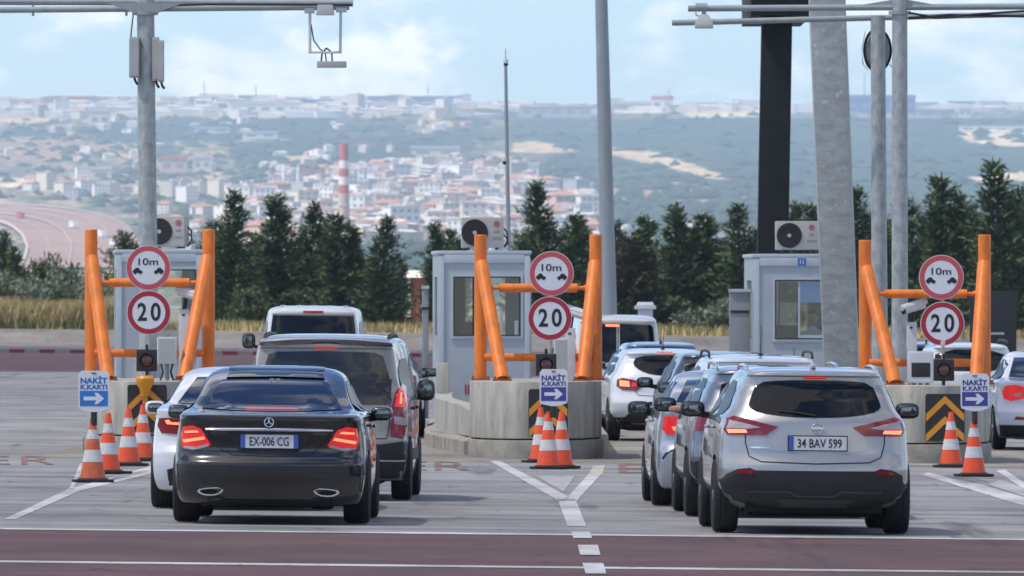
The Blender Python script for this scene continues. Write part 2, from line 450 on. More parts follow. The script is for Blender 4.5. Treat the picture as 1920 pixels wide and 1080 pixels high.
class Car:
    """body lofted from horizontal rounded slices (z, half width, rear y, front y, corner depth), panels laid on it by projection"""
    def __init__(s, name, label, u, v, paint, ctrl, wheels, yaw=0.0, name_cat='car', D=None, group=None, roll=0.6):
        p = gp(u, v) if D is None else Vector(((u - 960) * D / FPX, D, 0))
        if D is not None: p.z = gz(p.x)
        s.root = thing(name, label, name_cat, p, R(-yaw), group, R(roll))
        s.paint = paint
        ctrl = [tuple(c) if len(c) == 5 else (*c, 0.36) for c in ctrl]
        A = np.array(ctrl, float)
        seg = np.sqrt((np.diff(A[:, 0])) ** 2 + (np.diff(A[:, 1]) * 1.0) ** 2 + (np.diff(A[:, 2]) * 0.6) ** 2 + 1e-6)
        t = np.concatenate([[0], np.cumsum(seg)])
        q = np.unique(np.concatenate([np.linspace(0, t[-1], 58), t]))
        P = np.stack([pchip(t, A[:, k], q) for k in range(5)], 1)
        nr, ns, nf = 33, 34, 15
        rings = []
        ymid = (A[:, 2].min() + A[:, 3].max()) / 2; half = (A[:, 3].max() - A[:, 2].min()) / 2
        for z, w, yr, yf, bow in P:
            bow = min(bow, 0.42 * (yf - yr)); bf = min(0.55, 0.42 * (yf - yr)); n = 2.5
            pts = []
            for i in range(nr):
                a = -math.pi / 2 + math.pi * i / (nr - 1); x = math.sin(a)
                pts.append((w * x, yr + bow * (1 - max(0, 1 - abs(x) ** n) ** (1 / n))))
            for i in range(1, ns + 1):
                pts.append((w, yr + bow + (yf - bf - yr - bow) * i / (ns + 1)))
            for i in range(nf):
                a = math.pi / 2 - math.pi * i / (nf - 1); x = math.sin(a)
                pts.append((w * x, yf - bf * (1 - max(0, 1 - abs(x) ** n) ** (1 / n))))
            for i in range(ns, 0, -1):
                pts.append((-w, yr + bow + (yf - bf - yr - bow) * i / (ns + 1)))
            ring = []
            for x, y in pts:
                k = (y - ymid) / half
                tp = max(0.0, min(1.0, (z - 0.98) / 0.28)); rr_ = max(0.0, -k)
                ring.append(Vector((x * (1 - 0.05 * k ** 4 - 0.012 * k * k) * (1 + tp * (0.055 - 0.11 * rr_ ** 1.4)), y, z)))
            rings.append(ring)
        N = len(rings[0]); vs = [p for g in rings for p in g]
        wy_r, wy_f, wr, ww, track = wheels
        Ra = wr + 0.05
        for p in vs:                                   # pull side vertices onto the wheel-arch circle
            if abs(p.x) > 0.62 * track + 0.2:
                for wy in (wy_r, wy_f):
                    dy, dz = p.y - wy, p.z - wr; d = math.hypot(dy, dz)
                    if abs(d - Ra) < 0.045 and d > 1e-4:
                        p.y = wy + dy * Ra / d; p.z = wr + dz * Ra / d
        fs = []
        for k in range(len(rings) - 1):
            for i in range(N):
                f = (k * N + i, k * N + (i + 1) % N, (k + 1) * N + (i + 1) % N, (k + 1) * N + i)
                c = sum((vs[j] for j in f), Vector()) / 4
                if abs(c.x) > 0.62 * track + 0.2 and any(math.hypot(c.y - wy, c.z - wr) < Ra - 0.004 for wy in (wy_r, wy_f)): continue
                fs.append(f)
        fs.append(tuple(range((len(rings) - 1) * N, len(rings) * N)))
        s.bvh = BVHTree.FromPolygons(vs, [f for f in fs if len(f) == 4] + [fs[-1]])
        mb = MB(); mb.add(vs, fs)
        s.body = mb.build('body', paint, s.root, smooth=42)
        s.L = A[:, 3].max(); s.wheels = wheels
        ub = MB(); ub.box((0, s.L / 2, 0.42), (2 * track - 0.56, s.L - 0.5, 0.44)); ub.box((0, s.L / 2, 0.21), (2 * track - 0.7, s.L - 0.9, 0.10))
        ub.build('underbody', 'under', s.root)
        for wy in (wy_r, wy_f):
            for sx in (-1, 1): s.wheel(sx * track, wy, wr, ww)
    def wheel(s, x, y, r, w):
        sg = 1 if x > 0 else -1; xc = x - sg * w / 2
        mb = MB(); h = w / 2
        mb.lathe([(r * 0.66, -h * 0.86), (r * 0.86, -h), (r * 0.955, -h * 0.9), (r * 0.99, -h * 0.72), (r, -h * 0.45), (r * 0.985, -h * 0.42), (r * 0.985, -h * 0.36), (r, -h * 0.33),
                  (r, -h * 0.05), (r * 0.985, -h * 0.03), (r * 0.985, h * 0.03), (r, h * 0.05), (r, h * 0.33), (r * 0.985, h * 0.36), (r * 0.985, h * 0.42), (r, h * 0.45),
                  (r * 0.99, h * 0.72), (r * 0.955, h * 0.9), (r * 0.86, h), (r * 0.66, h * 0.86)], n=36, axis='X')
        t = mb.build('wheel', 'tyre', s.root, (xc, y, r))
        rm = MB(); fx = sg * h * 0.72
        rm.torus((0, 0, 0), 0, 0, 3, 3) if False else None
        rm.lathe([(r * 0.665, fx - 0.012), (r * 0.665, fx + 0.012), (r * 0.60, fx + 0.012), (r * 0.60, fx - 0.012), (r * 0.665, fx - 0.0119)], n=28, axis='X')
        rm.lathe([(r * 0.16, fx - 0.03), (r * 0.16, fx + 0.018), (r * 0.01, fx + 0.018)], n=14, axis='X')
        for k in range(5):
            a = 2 * math.pi * k / 5 + 0.3
            rm.box((fx, math.cos(a) * r * 0.38, math.sin(a) * r * 0.38), (0.03, 0.07, r * 0.52), rx=math.pi / 2 - a if False else a - math.pi / 2)
        rm.build('rim', 'rim', t)
    def hit(s, a, b, mode):
        if mode == 'rear': o, d = Vector((a, -4, b)), Vector((0, 1, 0))
        elif mode == 'front': o, d = Vector((a, s.L + 4, b)), Vector((0, -1, 0))
        elif mode == 'left': o, d = Vector((-4, a, b)), Vector((1, 0, 0))
        elif mode == 'right': o, d = Vector((4, a, b)), Vector((-1, 0, 0))
        else: o, d = Vector((a, b, 6)), Vector((0, 0, -1))
        h, n, _, _ = s.bvh.ray_cast(o, d)
        if h is None:
            for tdist in (1.0,):
                probe = {'rear': Vector((a * 0.97, 0.3, b)), 'front': Vector((a, s.L - 0.3, b)), 'left': Vector((-0.8, a, b)), 'right': Vector((0.8, a, b))}.get(mode, Vector((a, b, 1)))
                h, n, _, _ = s.bvh.find_nearest(probe)
        if n.dot(d) > 0: n = -n
        return h, n, d
    def decal(s, name, pts, material, mode='rear', off=0.006, rnd_=0, parent=None, grid=0.055, thick=0.025):
        pts = chaikin(pts, rnd_) if rnd_ else pts
        v2, f2 = fill2d(pts, grid)
        vs = []; dr = None
        for a, b in v2:
            h, n, dr = s.hit(a, b, mode); vs.append(h + n * off)
        cnt = {}
        for f in f2:
            for i in range(len(f)):
                e = (f[i], f[(i + 1) % len(f)]); k = tuple(sorted(e)); cnt.setdefault(k, []).append(e)
        bd = [e[0] for e in cnt.values() if len(e) == 1]
        mp = {}; fs = list(f2)
        for a, b in bd:
            for k in (a, b):
                if k not in mp: mp[k] = len(vs); vs.append(vs[k] + dr * thick)
            fs.append((b, a, mp[a], mp[b]))
        mb = MB(); mb.add(vs, fs)
        return mb.build(name, material, parent or s.root, smooth=50)
    def pair(s, name, pts, material, **k):
        a = s.decal(name, pts, material, **k)
        b = s.decal(name, [(-x, z) for x, z in pts][::-1], material, **k)
        return a, b
    def sides(s, name, pts, material, **k):
        s.decal(name, pts, material, mode='left', **k); s.decal(name, pts, material, mode='right', **k)
    def stroke(s, name, line, w, material='seam', mode='rear', off=0.004, parent=None, closed=False):
        P = [Vector(p) for p in line]; L = []; Rr = []; n = len(P)
        for i in range(n):
            d = (P[min(i + 1, n - 1)] - P[max(i - 1, 0)]).normalized(); nn = Vector((-d.y, d.x)) * w / 2
            L.append(P[i] + nn); Rr.append(P[i] - nn)
        vs = []; fs = []
        res = []
        for i in range(n - 1):
            k = max(1, int((P[i + 1] - P[i]).length / 0.05))
            for j in range(k): res.append((L[i].lerp(L[i + 1], j / k), Rr[i].lerp(Rr[i + 1], j / k)))
        res.append((L[-1], Rr[-1]))
        for a, b in res:
            for q in (a, b):
                h, nn, d = s.hit(q.x, q.y, mode); vs.append(h + nn * off)
        m0 = len(vs)
        for a in range(m0): vs.append(Vector(vs[a]) + d * 0.012)
        for i in range(len(res) - 1):
            a, b, c, e = 2 * i, 2 * i + 1, 2 * i + 3, 2 * i + 2
            fs += [(a, b, c, e), (a, e, m0 + e, m0 + a), (b, m0 + b, m0 + c, c)]
        mb = MB(); mb.add(vs, fs)
        return mb.build(name, material, parent or s.root, smooth=50)
    def plate(s, x, z, w, h, txt=None, blue=True, material='plate_white', right_blue=False):
        hp, n, d = s.hit(x, z, 'rear'); y = hp.y
        for dx in (-w / 2, w / 2):
            for dz in (-h / 2, h / 2): y = min(y, s.hit(x + dx, z + dz, 'rear')[0].y)
        y -= 0.006
        mb = MB(); mb.box((0, 0, 0), (w + 0.02, 0.012, h + 0.02)); mb.cur = 1; mb.box((0, -0.008, 0), (w, 0.006, h))
        mb.cur = 2
        if blue: mb.box((-w / 2 + 0.022, -0.0125, 0), (0.044, 0.003, h * 0.98))
        if right_blue: mb.box((w / 2 - 0.022, -0.0125, 0), (0.044, 0.003, h * 0.98))
        p = mb.build('license_plate', ['black_plastic', material, 'plate_blue'], s.root, (x, y, z))
        if txt: text('plate_lettering', txt, w - 0.125 - (0.05 if right_blue else 0), h * 0.66, 'ink', p, (0.018 - (0.02 if right_blue else 0), -0.0115, 0), bold=0.012)
        return p
    def mirrors(s, x, y, z, material, size=(0.105, 0.075, 0.07), which=(-1, 1)):
        for sg in which:
            mb = MB(); mb.sell((0, 0, 0), size, 0.62, rz=0.15 * -sg)
            mb.bar((-sg * size[0] * 0.5, 0, -size[2] * 0.6), (-sg * (size[0] + 0.10), 0.02, -size[2] * 0.9), 0.03, 0.035, 10)
            m = mb.build('wing_mirror', material, s.root, (sg * x, y, z))
            g = MB(); g.sell((0, -size[1] * 0.9, 0), (size[0] * 0.74, 0.012, size[2] * 0.70), 0.6)
            g.build('mirror_glass', 'mirror', m)
    def rails(s, x, y0, y1, z, material='chrome', r=0.017):
        for sg in (-1, 1):
            mb = MB(); mb.tube([(sg * x, y0, z - 0.06), (sg * x, y0 + 0.1, z - 0.012), (sg * x, y0 + 0.22, z), (sg * x, (y0 + y1) / 2, z + 0.012), (sg * x, y1 - 0.22, z), (sg * x, y1 - 0.1, z - 0.012), (sg * x, y1, z - 0.06)], r, 10)
            mb.build('roof_rail', material, s.root)
    def antenna(s, y, z, l=0.2, rake=0.5):
        mb = MB(); mb.bar((0, y, z - 0.02), (0, y - l * rake, z + l), 0.006, 0.003, 8); mb.sell((0, y, z), (0.03, 0.05, 0.016), 0.8)
        mb.build('antenna', 'black_plastic', s.root)
    def block(s, name, pts, material, y0=None, depth=0.04, parent=None):
        "solid piece standing proud of the rear"
        mb = MB(); mb.prism(pts, y0 - depth, y0 + 0.05); return mb.build(name, material, parent or s.root, bevel=0.006)
    def handles(s, spots, material):
        for y, z in spots:
            for mode, sg in (('left', -1), ('right', 1)):
                h, n, d = s.hit(y, z, mode)
                mb = MB(); mb.sell((h.x + sg * 0.02, y, z), (0.02, 0.1, 0.018), 0.6, 12, 8); mb.build('door_handle', material, s.root)

def sedan_ctrl(w, L, H, deck=1.03, lip=0.0):
    k = w / 0.925
    return [(.17, .78*k, .34, L-.25), (.20, .86*k, .14, L-.10), (.30, .905*k, .05, L-.04), (.48, .925*k, 0, L), (.575, .925*k, 0, L), (.625, .925*k, .05, L-.02),
            (.70, .92*k, .085, L-.08), (.86, .905*k, .075, L-.42), (deck-.06, .885*k, .04, L-.85, .34), (deck-.025, .888*k, .035, L-1.05, .34), (deck-.005, .872*k, .10, L-1.18, .34),
            (deck+.02, .845*k, .40, L-1.26, .30), (deck+.045, .79*k, .70, L-1.34, .2), (deck+.16, .71*k, 1.0, L-1.62, .18), (H-.13, .645*k, 1.47, L-2.0, .2), (H-.065, .595*k, 1.72, L-2.15, .25),
            (H-.025, .50*k, 1.92, L-2.3, .3), (H-.004, .32*k, 2.15, L-2.45, .3), (H, .12*k, 2.3, L-2.5, .2)]
def hatch_ctrl(w, L, H, glass_y=0.42, belt=1.0, tumble=0.70, top=0.60, clear=0.2):
    k = w
    clear += .045
    return [(clear-.02, .72*k, .40, L-.25, .5), (clear, .82*k, .20, L-.1, .55), (clear+.09, .92*k, .07, L-.03, .5), (.48, 1.0*k, .015, L, .42), (.60, 1.0*k, .0, L), (.68, 1.0*k, .03, L-.02),
            (.76, .995*k, .06, L-.1), (.90, .985*k, .075, L-.45), (belt, .965*k, .09, L-.95), (belt+.06, .93*k, .12, L-1.12, .33), (belt+.12, .88*k, .16, L-1.25, .30), (belt+.24, .82*k, .24, L-1.5, .27),
            (H-.17, .755*k, .33, L-1.85, .25), (H-.10, .725*k, .33, L-2.0, .24), (H-.085, .715*k, .27, L-2.02, .24), (H-.065, .70*k, .27, L-2.06, .25), (H-.045, .675*k, .36, L-2.12, .27),
            (H-.02, .58*k, .62, L-2.3, .35), (H-.004, .36*k, 1.0, L-2.5, .4), (H, .14*k, 1.4, L-2.6, .3)]
def van_ctrl(w, L, H, hood=1.05, clear=0.22, top=0.80):
    k = w
    return [(clear-.02, .86*k, .30, L-.25), (clear, .94*k, .12, L-.1), (clear+.12, .985*k, .03, L-.03), (.52, 1.0*k, .0, L, .26), (.64, 1.0*k, .0, L, .26), (.69, 1.0*k, .045, L-.03, .24),
            (.85, 1.0*k, .06, L-.12, .22), (hood, .985*k, .08, L-.55, .2), (hood+.1, .965*k, .09, L-1.05, .2), (H-.55, .93*k, .125, L-1.35, .2), (H-.25, .87*k, .18, L-1.62, .19), (H-.16, .85*k, .19, L-1.72, .2),
            (H-.145, .845*k, .13, L-1.74, .2), (H-.11, .835*k, .13, L-1.78, .2), (H-.085, .82*k, .20, L-1.82, .22), (H-.045, .76*k, .34, L-1.95, .3), (H-.018, .64*k, .6, L-2.1, .35), (H-.004, .4*k, 1.0, L-2.3, .4), (H, .15*k, 1.6, L-2.5, .3)]

def side_glass(c, belt, roof, y_r, y_c, y_a, y_f, material='glass_side', split=None):
    "two panes a side: rear quarter/rear door and front door; y_r, y_f at the belt, y_c, y_a at the roof line"
    sp = split or (y_r + y_f) / 2
    c.sides('side_window', [(y_r, belt), (sp - .03, belt - .015), (sp - .03, roof), (y_c, roof - .02)], material, rnd_=1, grid=0.09)
    c.sides('side_window', [(sp + .03, belt - .015), (y_f, belt - .03), (y_a, roof - .01), (sp + .03, roof)], material, rnd_=1, grid=0.09)

# ---- black saloon
c = Car('sedan', 'glossy black saloon with chrome boot strip and plate reading EX-006 CG', 502, 984, 'p_black', sedan_ctrl(.925, 4.72, 1.485, 1.04), (1.02, 3.86, .335, .25, .935), yaw=0.9)
side_glass(c, 1.07, 1.36, 1.0, 1.5, 2.75, 3.2, split=2.05)
c.decal('rear_window', [(-.665, 1.085), (-.35, 1.068), (0, 1.062), (.35, 1.068), (.665, 1.085), (.585, 1.22), (.50, 1.352), (.25, 1.362), (0, 1.365), (-.25, 1.362), (-.50, 1.352), (-.585, 1.22)], 'glass_blue')
c.decal('windshield', [(-.62, 1.06), (.62, 1.06), (.5, 1.38), (-.5, 1.38)], 'glass', mode='front', rnd_=1)
c.decal('roof_panel', [(-.46, 1.62), (.46, 1.62), (.46, 2.75), (-.46, 2.75)], 'glass', mode='top', rnd_=1)
c.decal('roof_spoiler', [(-.47, 1.368), (0, 1.380), (.47, 1.368), (.44, 1.42), (0, 1.432), (-.44, 1.42)], 'glass', off=0.012)
c.decal('third_brake_light', [(-.25, 1.078), (.25, 1.078), (.25, 1.096), (-.25, 1.096)], 'red_lit', off=0.010)
tl = [(.545, .745), (.70, .70), (.815, .715), (.835, .80), (.815, .915), (.72, .93), (.64, .90)]
for L_ in c.pair('taillight', tl, 'red_lit', off=0.012):
    pass
for sg in (1, -1):
    o = c.decal('lamp_strip', [(sg * x, z) for x, z in [(.60, .80), (.80, .765), (.81, .79), (.615, .825)]], 'lamp_lit', off=0.017, grid=.04)
    o2 = c.decal('lamp_strip', [(sg * x, z) for x, z in [(.66, .865), (.79, .855), (.795, .875), (.675, .885)]], 'lamp_lit', off=0.017, grid=.04)
    o3 = c.decal('taillight_lens', [(sg * x, z) for x, z in [(.56, .735), (.70, .695), (.80, .71), (.80, .73), (.68, .725), (.58, .757)]], 'clear_lens', off=0.016, grid=.04)
cs = MB(); xs_ = [-.60 + .05 * i for i in range(25)]
cs.tube([(x, c.hit(x, .892 + .006 * (1 - abs(x) / .6), 'rear')[0].y - .012, .892 + .006 * (1 - abs(x) / .6)) for x in xs_], [.010 + .008 * min(1, (12 - abs(i - 12)) / 3) for i in range(25)], 12)
cs.build('chrome_strip', 'chrome', c.root)
c.decal('plate_recess', [(-.41, .872), (.41, .872), (.31, .715), (.24, .672), (-.24, .672), (-.31, .715)], 'black_plastic', off=0.004)
c.plate(0.005, .785, .545, .125, 'EX-006 CG', right_blue=True)
em = MB(); hp = c.hit(0, .965, 'rear')[0]; em.torus((0, 0, 0), .042, .006)
for a in (90, 210, 330): em.bar((0, 0, 0), (.040 * math.cos(R(a)), 0, .040 * math.sin(R(a))), .007, .004, 8)
em.build('emblem', 'chrome', c.root, (0, hp.y - .014, .965))
c.stroke('boot_seam', [(-.60, .90), (-.53, .80), (-.44, .70), (-.34, .655), (0, .645), (.34, .655), (.44, .70), (.53, .80), (.60, .90)], .008)
c.decal('bumper_trim', [(-.40, .545), (.40, .545), (.36, .50), (-.36, .50)], 'black_plastic', off=.004, rnd_=1)
c.decal('diffuser', [(-.62, .34), (-.40, .235), (.40, .235), (.62, .34), (.55, .18), (-.55, .18)], 'black_plastic', off=.004)
for sg in (1, -1):
    c.decal('bumper_vent', [(sg * .87, .58), (sg * .90, .55), (sg * .87, .30), (sg * .85, .32)], 'black_plastic', off=.004)
    y = c.hit(sg * .54, .31, 'rear')[0].y
    pts = [(sg * .40, .355), (sg * .655, .335), (sg * .675, .30), (sg * .60, .265), (sg * .46, .275)]
    pts = chaikin(pts, 1)
    ex = MB(); ins = [(sg * .54 + (x - sg * .54) * .82, .31 + (z - .31) * .72) for x, z in pts]; n = len(pts)
    ex.add([Vector((x, y - .03, z)) for x, z in pts] + [Vector((x, y - .03, z)) for x, z in ins] + [Vector((x, y + .08, z)) for x, z in pts] + [Vector((x, y + .06, z)) for x, z in ins],
           [(i, (i + 1) % n, n + (i + 1) % n, n + i) for i in range(n)] + [(i, 2 * n + i, 2 * n + (i + 1) % n, (i + 1) % n) for i in range(n)] + [(n + i, n + (i + 1) % n, 3 * n + (i + 1) % n, 3 * n + i) for i in range(n)] + [tuple(range(3 * n, 4 * n))])
    exo = ex.build('exhaust_tip', 'chrome', c.root)
    cv = MB(); cv.prism(ins, y - .012, y + .05); cv.build('exhaust_opening', 'under', exo)
c.mirrors(.985, 2.85, 1.03, 'p_black'); c.handles([(1.75, .93), (2.75, .91)], 'p_black')

# ---- silver crossover
c = Car('crossover', 'silver crossover with black lower bumper and a white plate, nearest car on the right', 1528, 1003, 'p_silver',
        hatch_ctrl(.905, 4.38, 1.555, belt=1.03, clear=.2), (0.86, 3.5, .345, .235, .915), yaw=-1.6)
side_glass(c, 1.10, 1.42, .62, .95, 2.55, 3.05, split=1.75)
c.decal('rear_window', [(-.60, 1.235), (-.615, 1.17), (-.52, 1.12), (-.25, 1.085), (0, 1.08), (.25, 1.085), (.52, 1.12), (.615, 1.17), (.60, 1.235), (.53, 1.405), (.28, 1.425), (0, 1.43), (-.28, 1.425), (-.53, 1.405)], 'glass', rnd_=1)
c.decal('windshield', [(-.62, 1.06), (.62, 1.06), (.5, 1.40), (-.5, 1.40)], 'glass', mode='front', rnd_=1)
c.decal('third_brake_light', [(-.11, 1.437), (.11, 1.437), (.10, 1.462), (-.10, 1.462)], 'red_lit', off=.010)
for sg in (1, -1):
    f = lambda P: [(sg * x, z) for x, z in P]
    t = c.decal('taillight', f([(.345, .995), (.46, .915), (.80, .915), (.83, .96), (.80, 1.065), (.74, 1.085), (.55, 1.04)]), 'red_lens', off=.014, grid=.045)
    c.decal('lamp_strip', f([(.62, .935), (.785, .93), (.80, .965), (.635, .965)]), 'lamp_lit', off=.020, parent=t, grid=.04)
    c.decal('taillight_lens', f([(.50, .985), (.60, .972), (.80, .975), (.775, 1.045), (.66, 1.025)]), 'clear_lens', off=.019, parent=t, grid=.04)
    c.decal('reflector', f([(.55, .565), (.72, .565), (.70, .595), (.57, .595)]), 'red_lens', off=.020)
c.decal('bumper_trim', [(-.875, .50), (-.80, .56), (-.71, .60), (-.60, .612), (-.55, .59), (.55, .59), (.60, .612), (.71, .60), (.80, .56), (.875, .50), (.80, .33), (.5, .25), (-.5, .25), (-.80, .33)], 'grey_plastic', off=.010)
c.stroke('bumper_ridge', [(-.62, .40), (-.24, .40), (-.17, .36), (.17, .36), (.24, .40), (.62, .40)], .018, 'trim_line', off=.016)
c.decal('skid_plate', [(-.36, .335), (.36, .335), (.30, .255), (-.30, .255)], 'trim_line', off=.016)
c.plate(0.02, .845, .535, .125, '34 BAV 599')
c.decal('plate_recess', [(-.40, .93), (.40, .93), (.50, .80), (.42, .765), (-.42, .765), (-.50, .80)], 'p_silver', off=.003, rnd_=1)
c.stroke('tailgate_seam', [(-.64, 1.05), (-.645, .85), (-.61, .72), (-.50, .67), (0, .655), (.50, .67), (.61, .72), (.645, .85), (.64, 1.05)], .009)
c.stroke('model_lettering_strip', [(-.60, .80), (-.42, .80)], .016, 'chrome', off=.006)
em = MB(); hp = c.hit(.02, .985, 'rear')[0]; em.torus((0, 0, 0), .046, .007); em.box((0, 0, 0), (.12, .010, .022)); em.build('emblem', 'chrome', c.root, (.02, hp.y - .016, .985))
c.mirrors(1.02, 2.75, 1.13, 'black_plastic', (.115, .08, .075)); c.rails(.60, .75, 2.5, 1.545, 'p_silver'); c.handles([(1.3, .98), (2.35, .97)], 'p_silver')
fin = MB(); fin.sell((0, .62, 1.555), (.03, .09, .03), .8); fin.build('antenna', 'p_silver', c.root)
rw = MB(); rw.tube([(0.0, c.hit(0, 1.11, 'rear')[0].y - .03, 1.10), (-.16, c.hit(-.16, 1.125, 'rear')[0].y - .02, 1.125), (-.33, c.hit(-.33, 1.14, 'rear')[0].y - .02, 1.14)], .009, 8); rw.build('wiper', 'black_plastic', c.root)
c.sides('sill_trim', [(1.25, .21), (3.12, .21), (3.12, .34), (1.25, .34)], 'grey_plastic', off=.008, grid=.1)
c.stroke('exhaust_pipe', [(.30, .215), (.36, .215)], .03, 'rim', off=.03)

# ---- grey-brown people carrier
c = Car('minivan', 'grey brown high roofed van with tall red tail light, ahead of the black saloon', 606, 938, 'p_taupe', van_ctrl(.90, 4.40, 1.77, hood=1.06), (0.80, 3.58, .33, .215, .915), yaw=1.4, name_cat='van')
side_glass(c, 1.10, 1.52, .45, .5, 2.6, 3.1, split=1.75)
c.decal('rear_window', [(-.71, 1.05), (-.66, 1.02), (.66, 1.02), (.71, 1.05), (.70, 1.25), (.61, 1.54), (.52, 1.575), (0, 1.588), (-.52, 1.575), (-.61, 1.54), (-.70, 1.25)], 'glass_grey')
c.decal('windshield', [(-.66, 1.2), (.66, 1.2), (.58, 1.58), (-.58, 1.58)], 'glass', mode='front', rnd_=1)
c.decal('roof_spoiler', [(-.70, 1.635), (0, 1.668), (.70, 1.635), (.695, 1.66), (.3, 1.69), (0, 1.694), (-.3, 1.69), (-.695, 1.66)], 'black_plastic', off=.02)
c.decal('third_brake_light', [(-.11, 1.608), (.11, 1.608), (.13, 1.622), (.11, 1.636), (-.11, 1.636), (-.13, 1.622)], 'red_lit', off=.016)
for sg in (1, -1):
    f = lambda P: [(sg * x, z) for x, z in P]
    t = c.decal('taillight', f([(.70, .69), (.83, .66), (.865, .80), (.86, 1.0), (.835, 1.20), (.80, 1.24), (.74, 1.14), (.715, 1.0)]), 'red_lens', off=.014, grid=.045)
    c.decal('lamp_strip', f([(.735, 1.0), (.85, .99), (.845, 1.12), (.80, 1.21), (.755, 1.13)]), 'red_lit', off=.020, parent=t, grid=.045)
    c.decal('lamp_core', f([(.785, 1.03), (.805, 1.03), (.80, 1.15), (.79, 1.15)]), 'lamp_lit', off=.026, parent=t, grid=.04)
    c.decal('taillight_lens', f([(.735, .82), (.85, .80), (.855, .88), (.735, .90)]), 'clear_lens', off=.020, parent=t, grid=.045)
c.decal('bumper_trim', [(-.89, .64), (-.6, .60), (.6, .60), (.89, .64), (.88, .24), (-.88, .24)], 'grey_plastic', off=.008)
c.stroke('bumper_chrome', [(.15, .43), (.85, .43)], .015, 'chrome', off=.014)
c.stroke('tailgate_seam', [(-.70, 1.30), (-.69, .8), (-.66, .66), (0, .65), (.66, .66), (.69, .8), (.70, 1.30)], .010)
c.plate(0, .80, .52, .12); c.mirrors(.985, 3.0, 1.16, 'black_plastic', (.095, .09, .115)); c.rails(.66, .55, 2.9, 1.755, 'black_plastic', .022)
c.handles([(1.3, .98), (2.3, .98)], 'black_plastic'); c.sides('side_trim', [(1.2, .42), (3.15, .42), (3.15, .54), (1.2, .54)], 'grey_plastic', off=.012, grid=.12)

# ---- white saloon half hidden behind the black one
c = Car('sedan', 'white saloon mostly hidden on the left side of the black saloon', 449, 957, 'p_white', sedan_ctrl(.925, 4.7, 1.435, 1.02), (1.0, 3.8, .335, .25, .93), yaw=0.6)
side_glass(c, 1.05, 1.32, .95, 1.5, 2.75, 3.2, split=2.05)
c.decal('rear_window', [(-.67, 1.06), (0, 1.045), (.67, 1.06), (.50, 1.325), (0, 1.335), (-.50, 1.325)], 'glass_blue')
c.decal('windshield', [(-.62, 1.05), (.62, 1.05), (.5, 1.34), (-.5, 1.34)], 'glass', mode='front', rnd_=1)
for sg in (1, -1):
    f = lambda P: [(sg * x, z) for x, z in P]
    t = c.decal('taillight', f([(.50, .75), (.80, .77), (.84, .84), (.82, .92), (.62, .93), (.50, .90)]), 'red_lens', off=.012, grid=.05)
    c.decal('lamp_strip', f([(.56, .85), (.74, .86), (.76, .90), (.72, .91), (.70, .885), (.56, .88)]), 'lamp_lit', off=.018, parent=t, grid=.04)
    y = c.hit(sg * .62, .34, 'rear')[0].y
    ex = MB(); ex.lathe([(.052, -.02), (.066, -.025), (.066, .10), (.05, .10), (.05, .02)], n=20, axis='Y'); ex.build('exhaust_tip', 'rim', c.root, (sg * .60, y, .315))
    c.decal('exhaust_surround', f([(.50, .24), (.72, .24), (.74, .40), (.66, .425), (.52, .41)]), 'black_plastic', off=.003)
c.decal('diffuser', [(-.5, .40), (.5, .40), (.45, .2), (-.45, .2)], 'black_plastic', off=.003)
c.stroke('boot_seam', [(-.50, .93), (-.49, .72), (-.42, .66), (0, .65), (.42, .66), (.49, .72), (.50, .93)], .008)
c.plate(0, .80, .52, .12); c.mirrors(.985, 2.85, 1.0, 'p_white'); c.handles([(1.75, .92), (2.75, .90)], 'p_white')

# ---- white van beyond
c = Car('van', 'tall white panel van with a broad rear window, farthest in the left queue', 585, 0, 'p_white2', van_ctrl(.95, 4.9, 2.07, hood=1.2, clear=.25), (0.95, 3.95, .34, .215, .94), yaw=-0.4, name_cat='van', D=190)
side_glass(c, 1.25, 1.80, .5, .55, 2.9, 3.5, split=2.0)
c.decal('rear_window', [(-.79, 1.27), (.79, 1.27), (.755, 1.60), (.72, 1.895), (-.72, 1.895), (-.755, 1.60)], 'glass')
c.decal('windshield', [(-.7, 1.3), (.7, 1.3), (.62, 1.86), (-.62, 1.86)], 'glass', mode='front', rnd_=1)
c.decal('third_brake_light', [(-.18, 1.935), (.18, 1.935), (.18, 1.965), (-.18, 1.965)], 'red_lens', off=.014)
for sg in (1, -1): c.decal('taillight', [(sg * .82, .7), (sg * .91, .7), (sg * .90, 1.25), (sg * .84, 1.25)], 'red_lens', off=.012)
c.stroke('wiper', [(-.1, 1.30), (.5, 1.36)], .02, 'black_plastic', off=.02)
c.decal('bumper_trim', [(-.92, .60), (.92, .60), (.9, .27), (-.9, .27)], 'grey_plastic', off=.008)
c.mirrors(1.20, 3.3, 1.42, 'black_plastic', (.12, .10, .14)); c.plate(0, .80, .52, .12); c.handles([(2.2, 1.1)], 'black_plastic')
for k in range(5):
    rb = MB(); rb.sell((-.56 + .28 * k, 2.0, 2.062), (.05, 1.2, .012), .5, 12, 6); rb.build('roof_rib', 'p_white2', c.root)

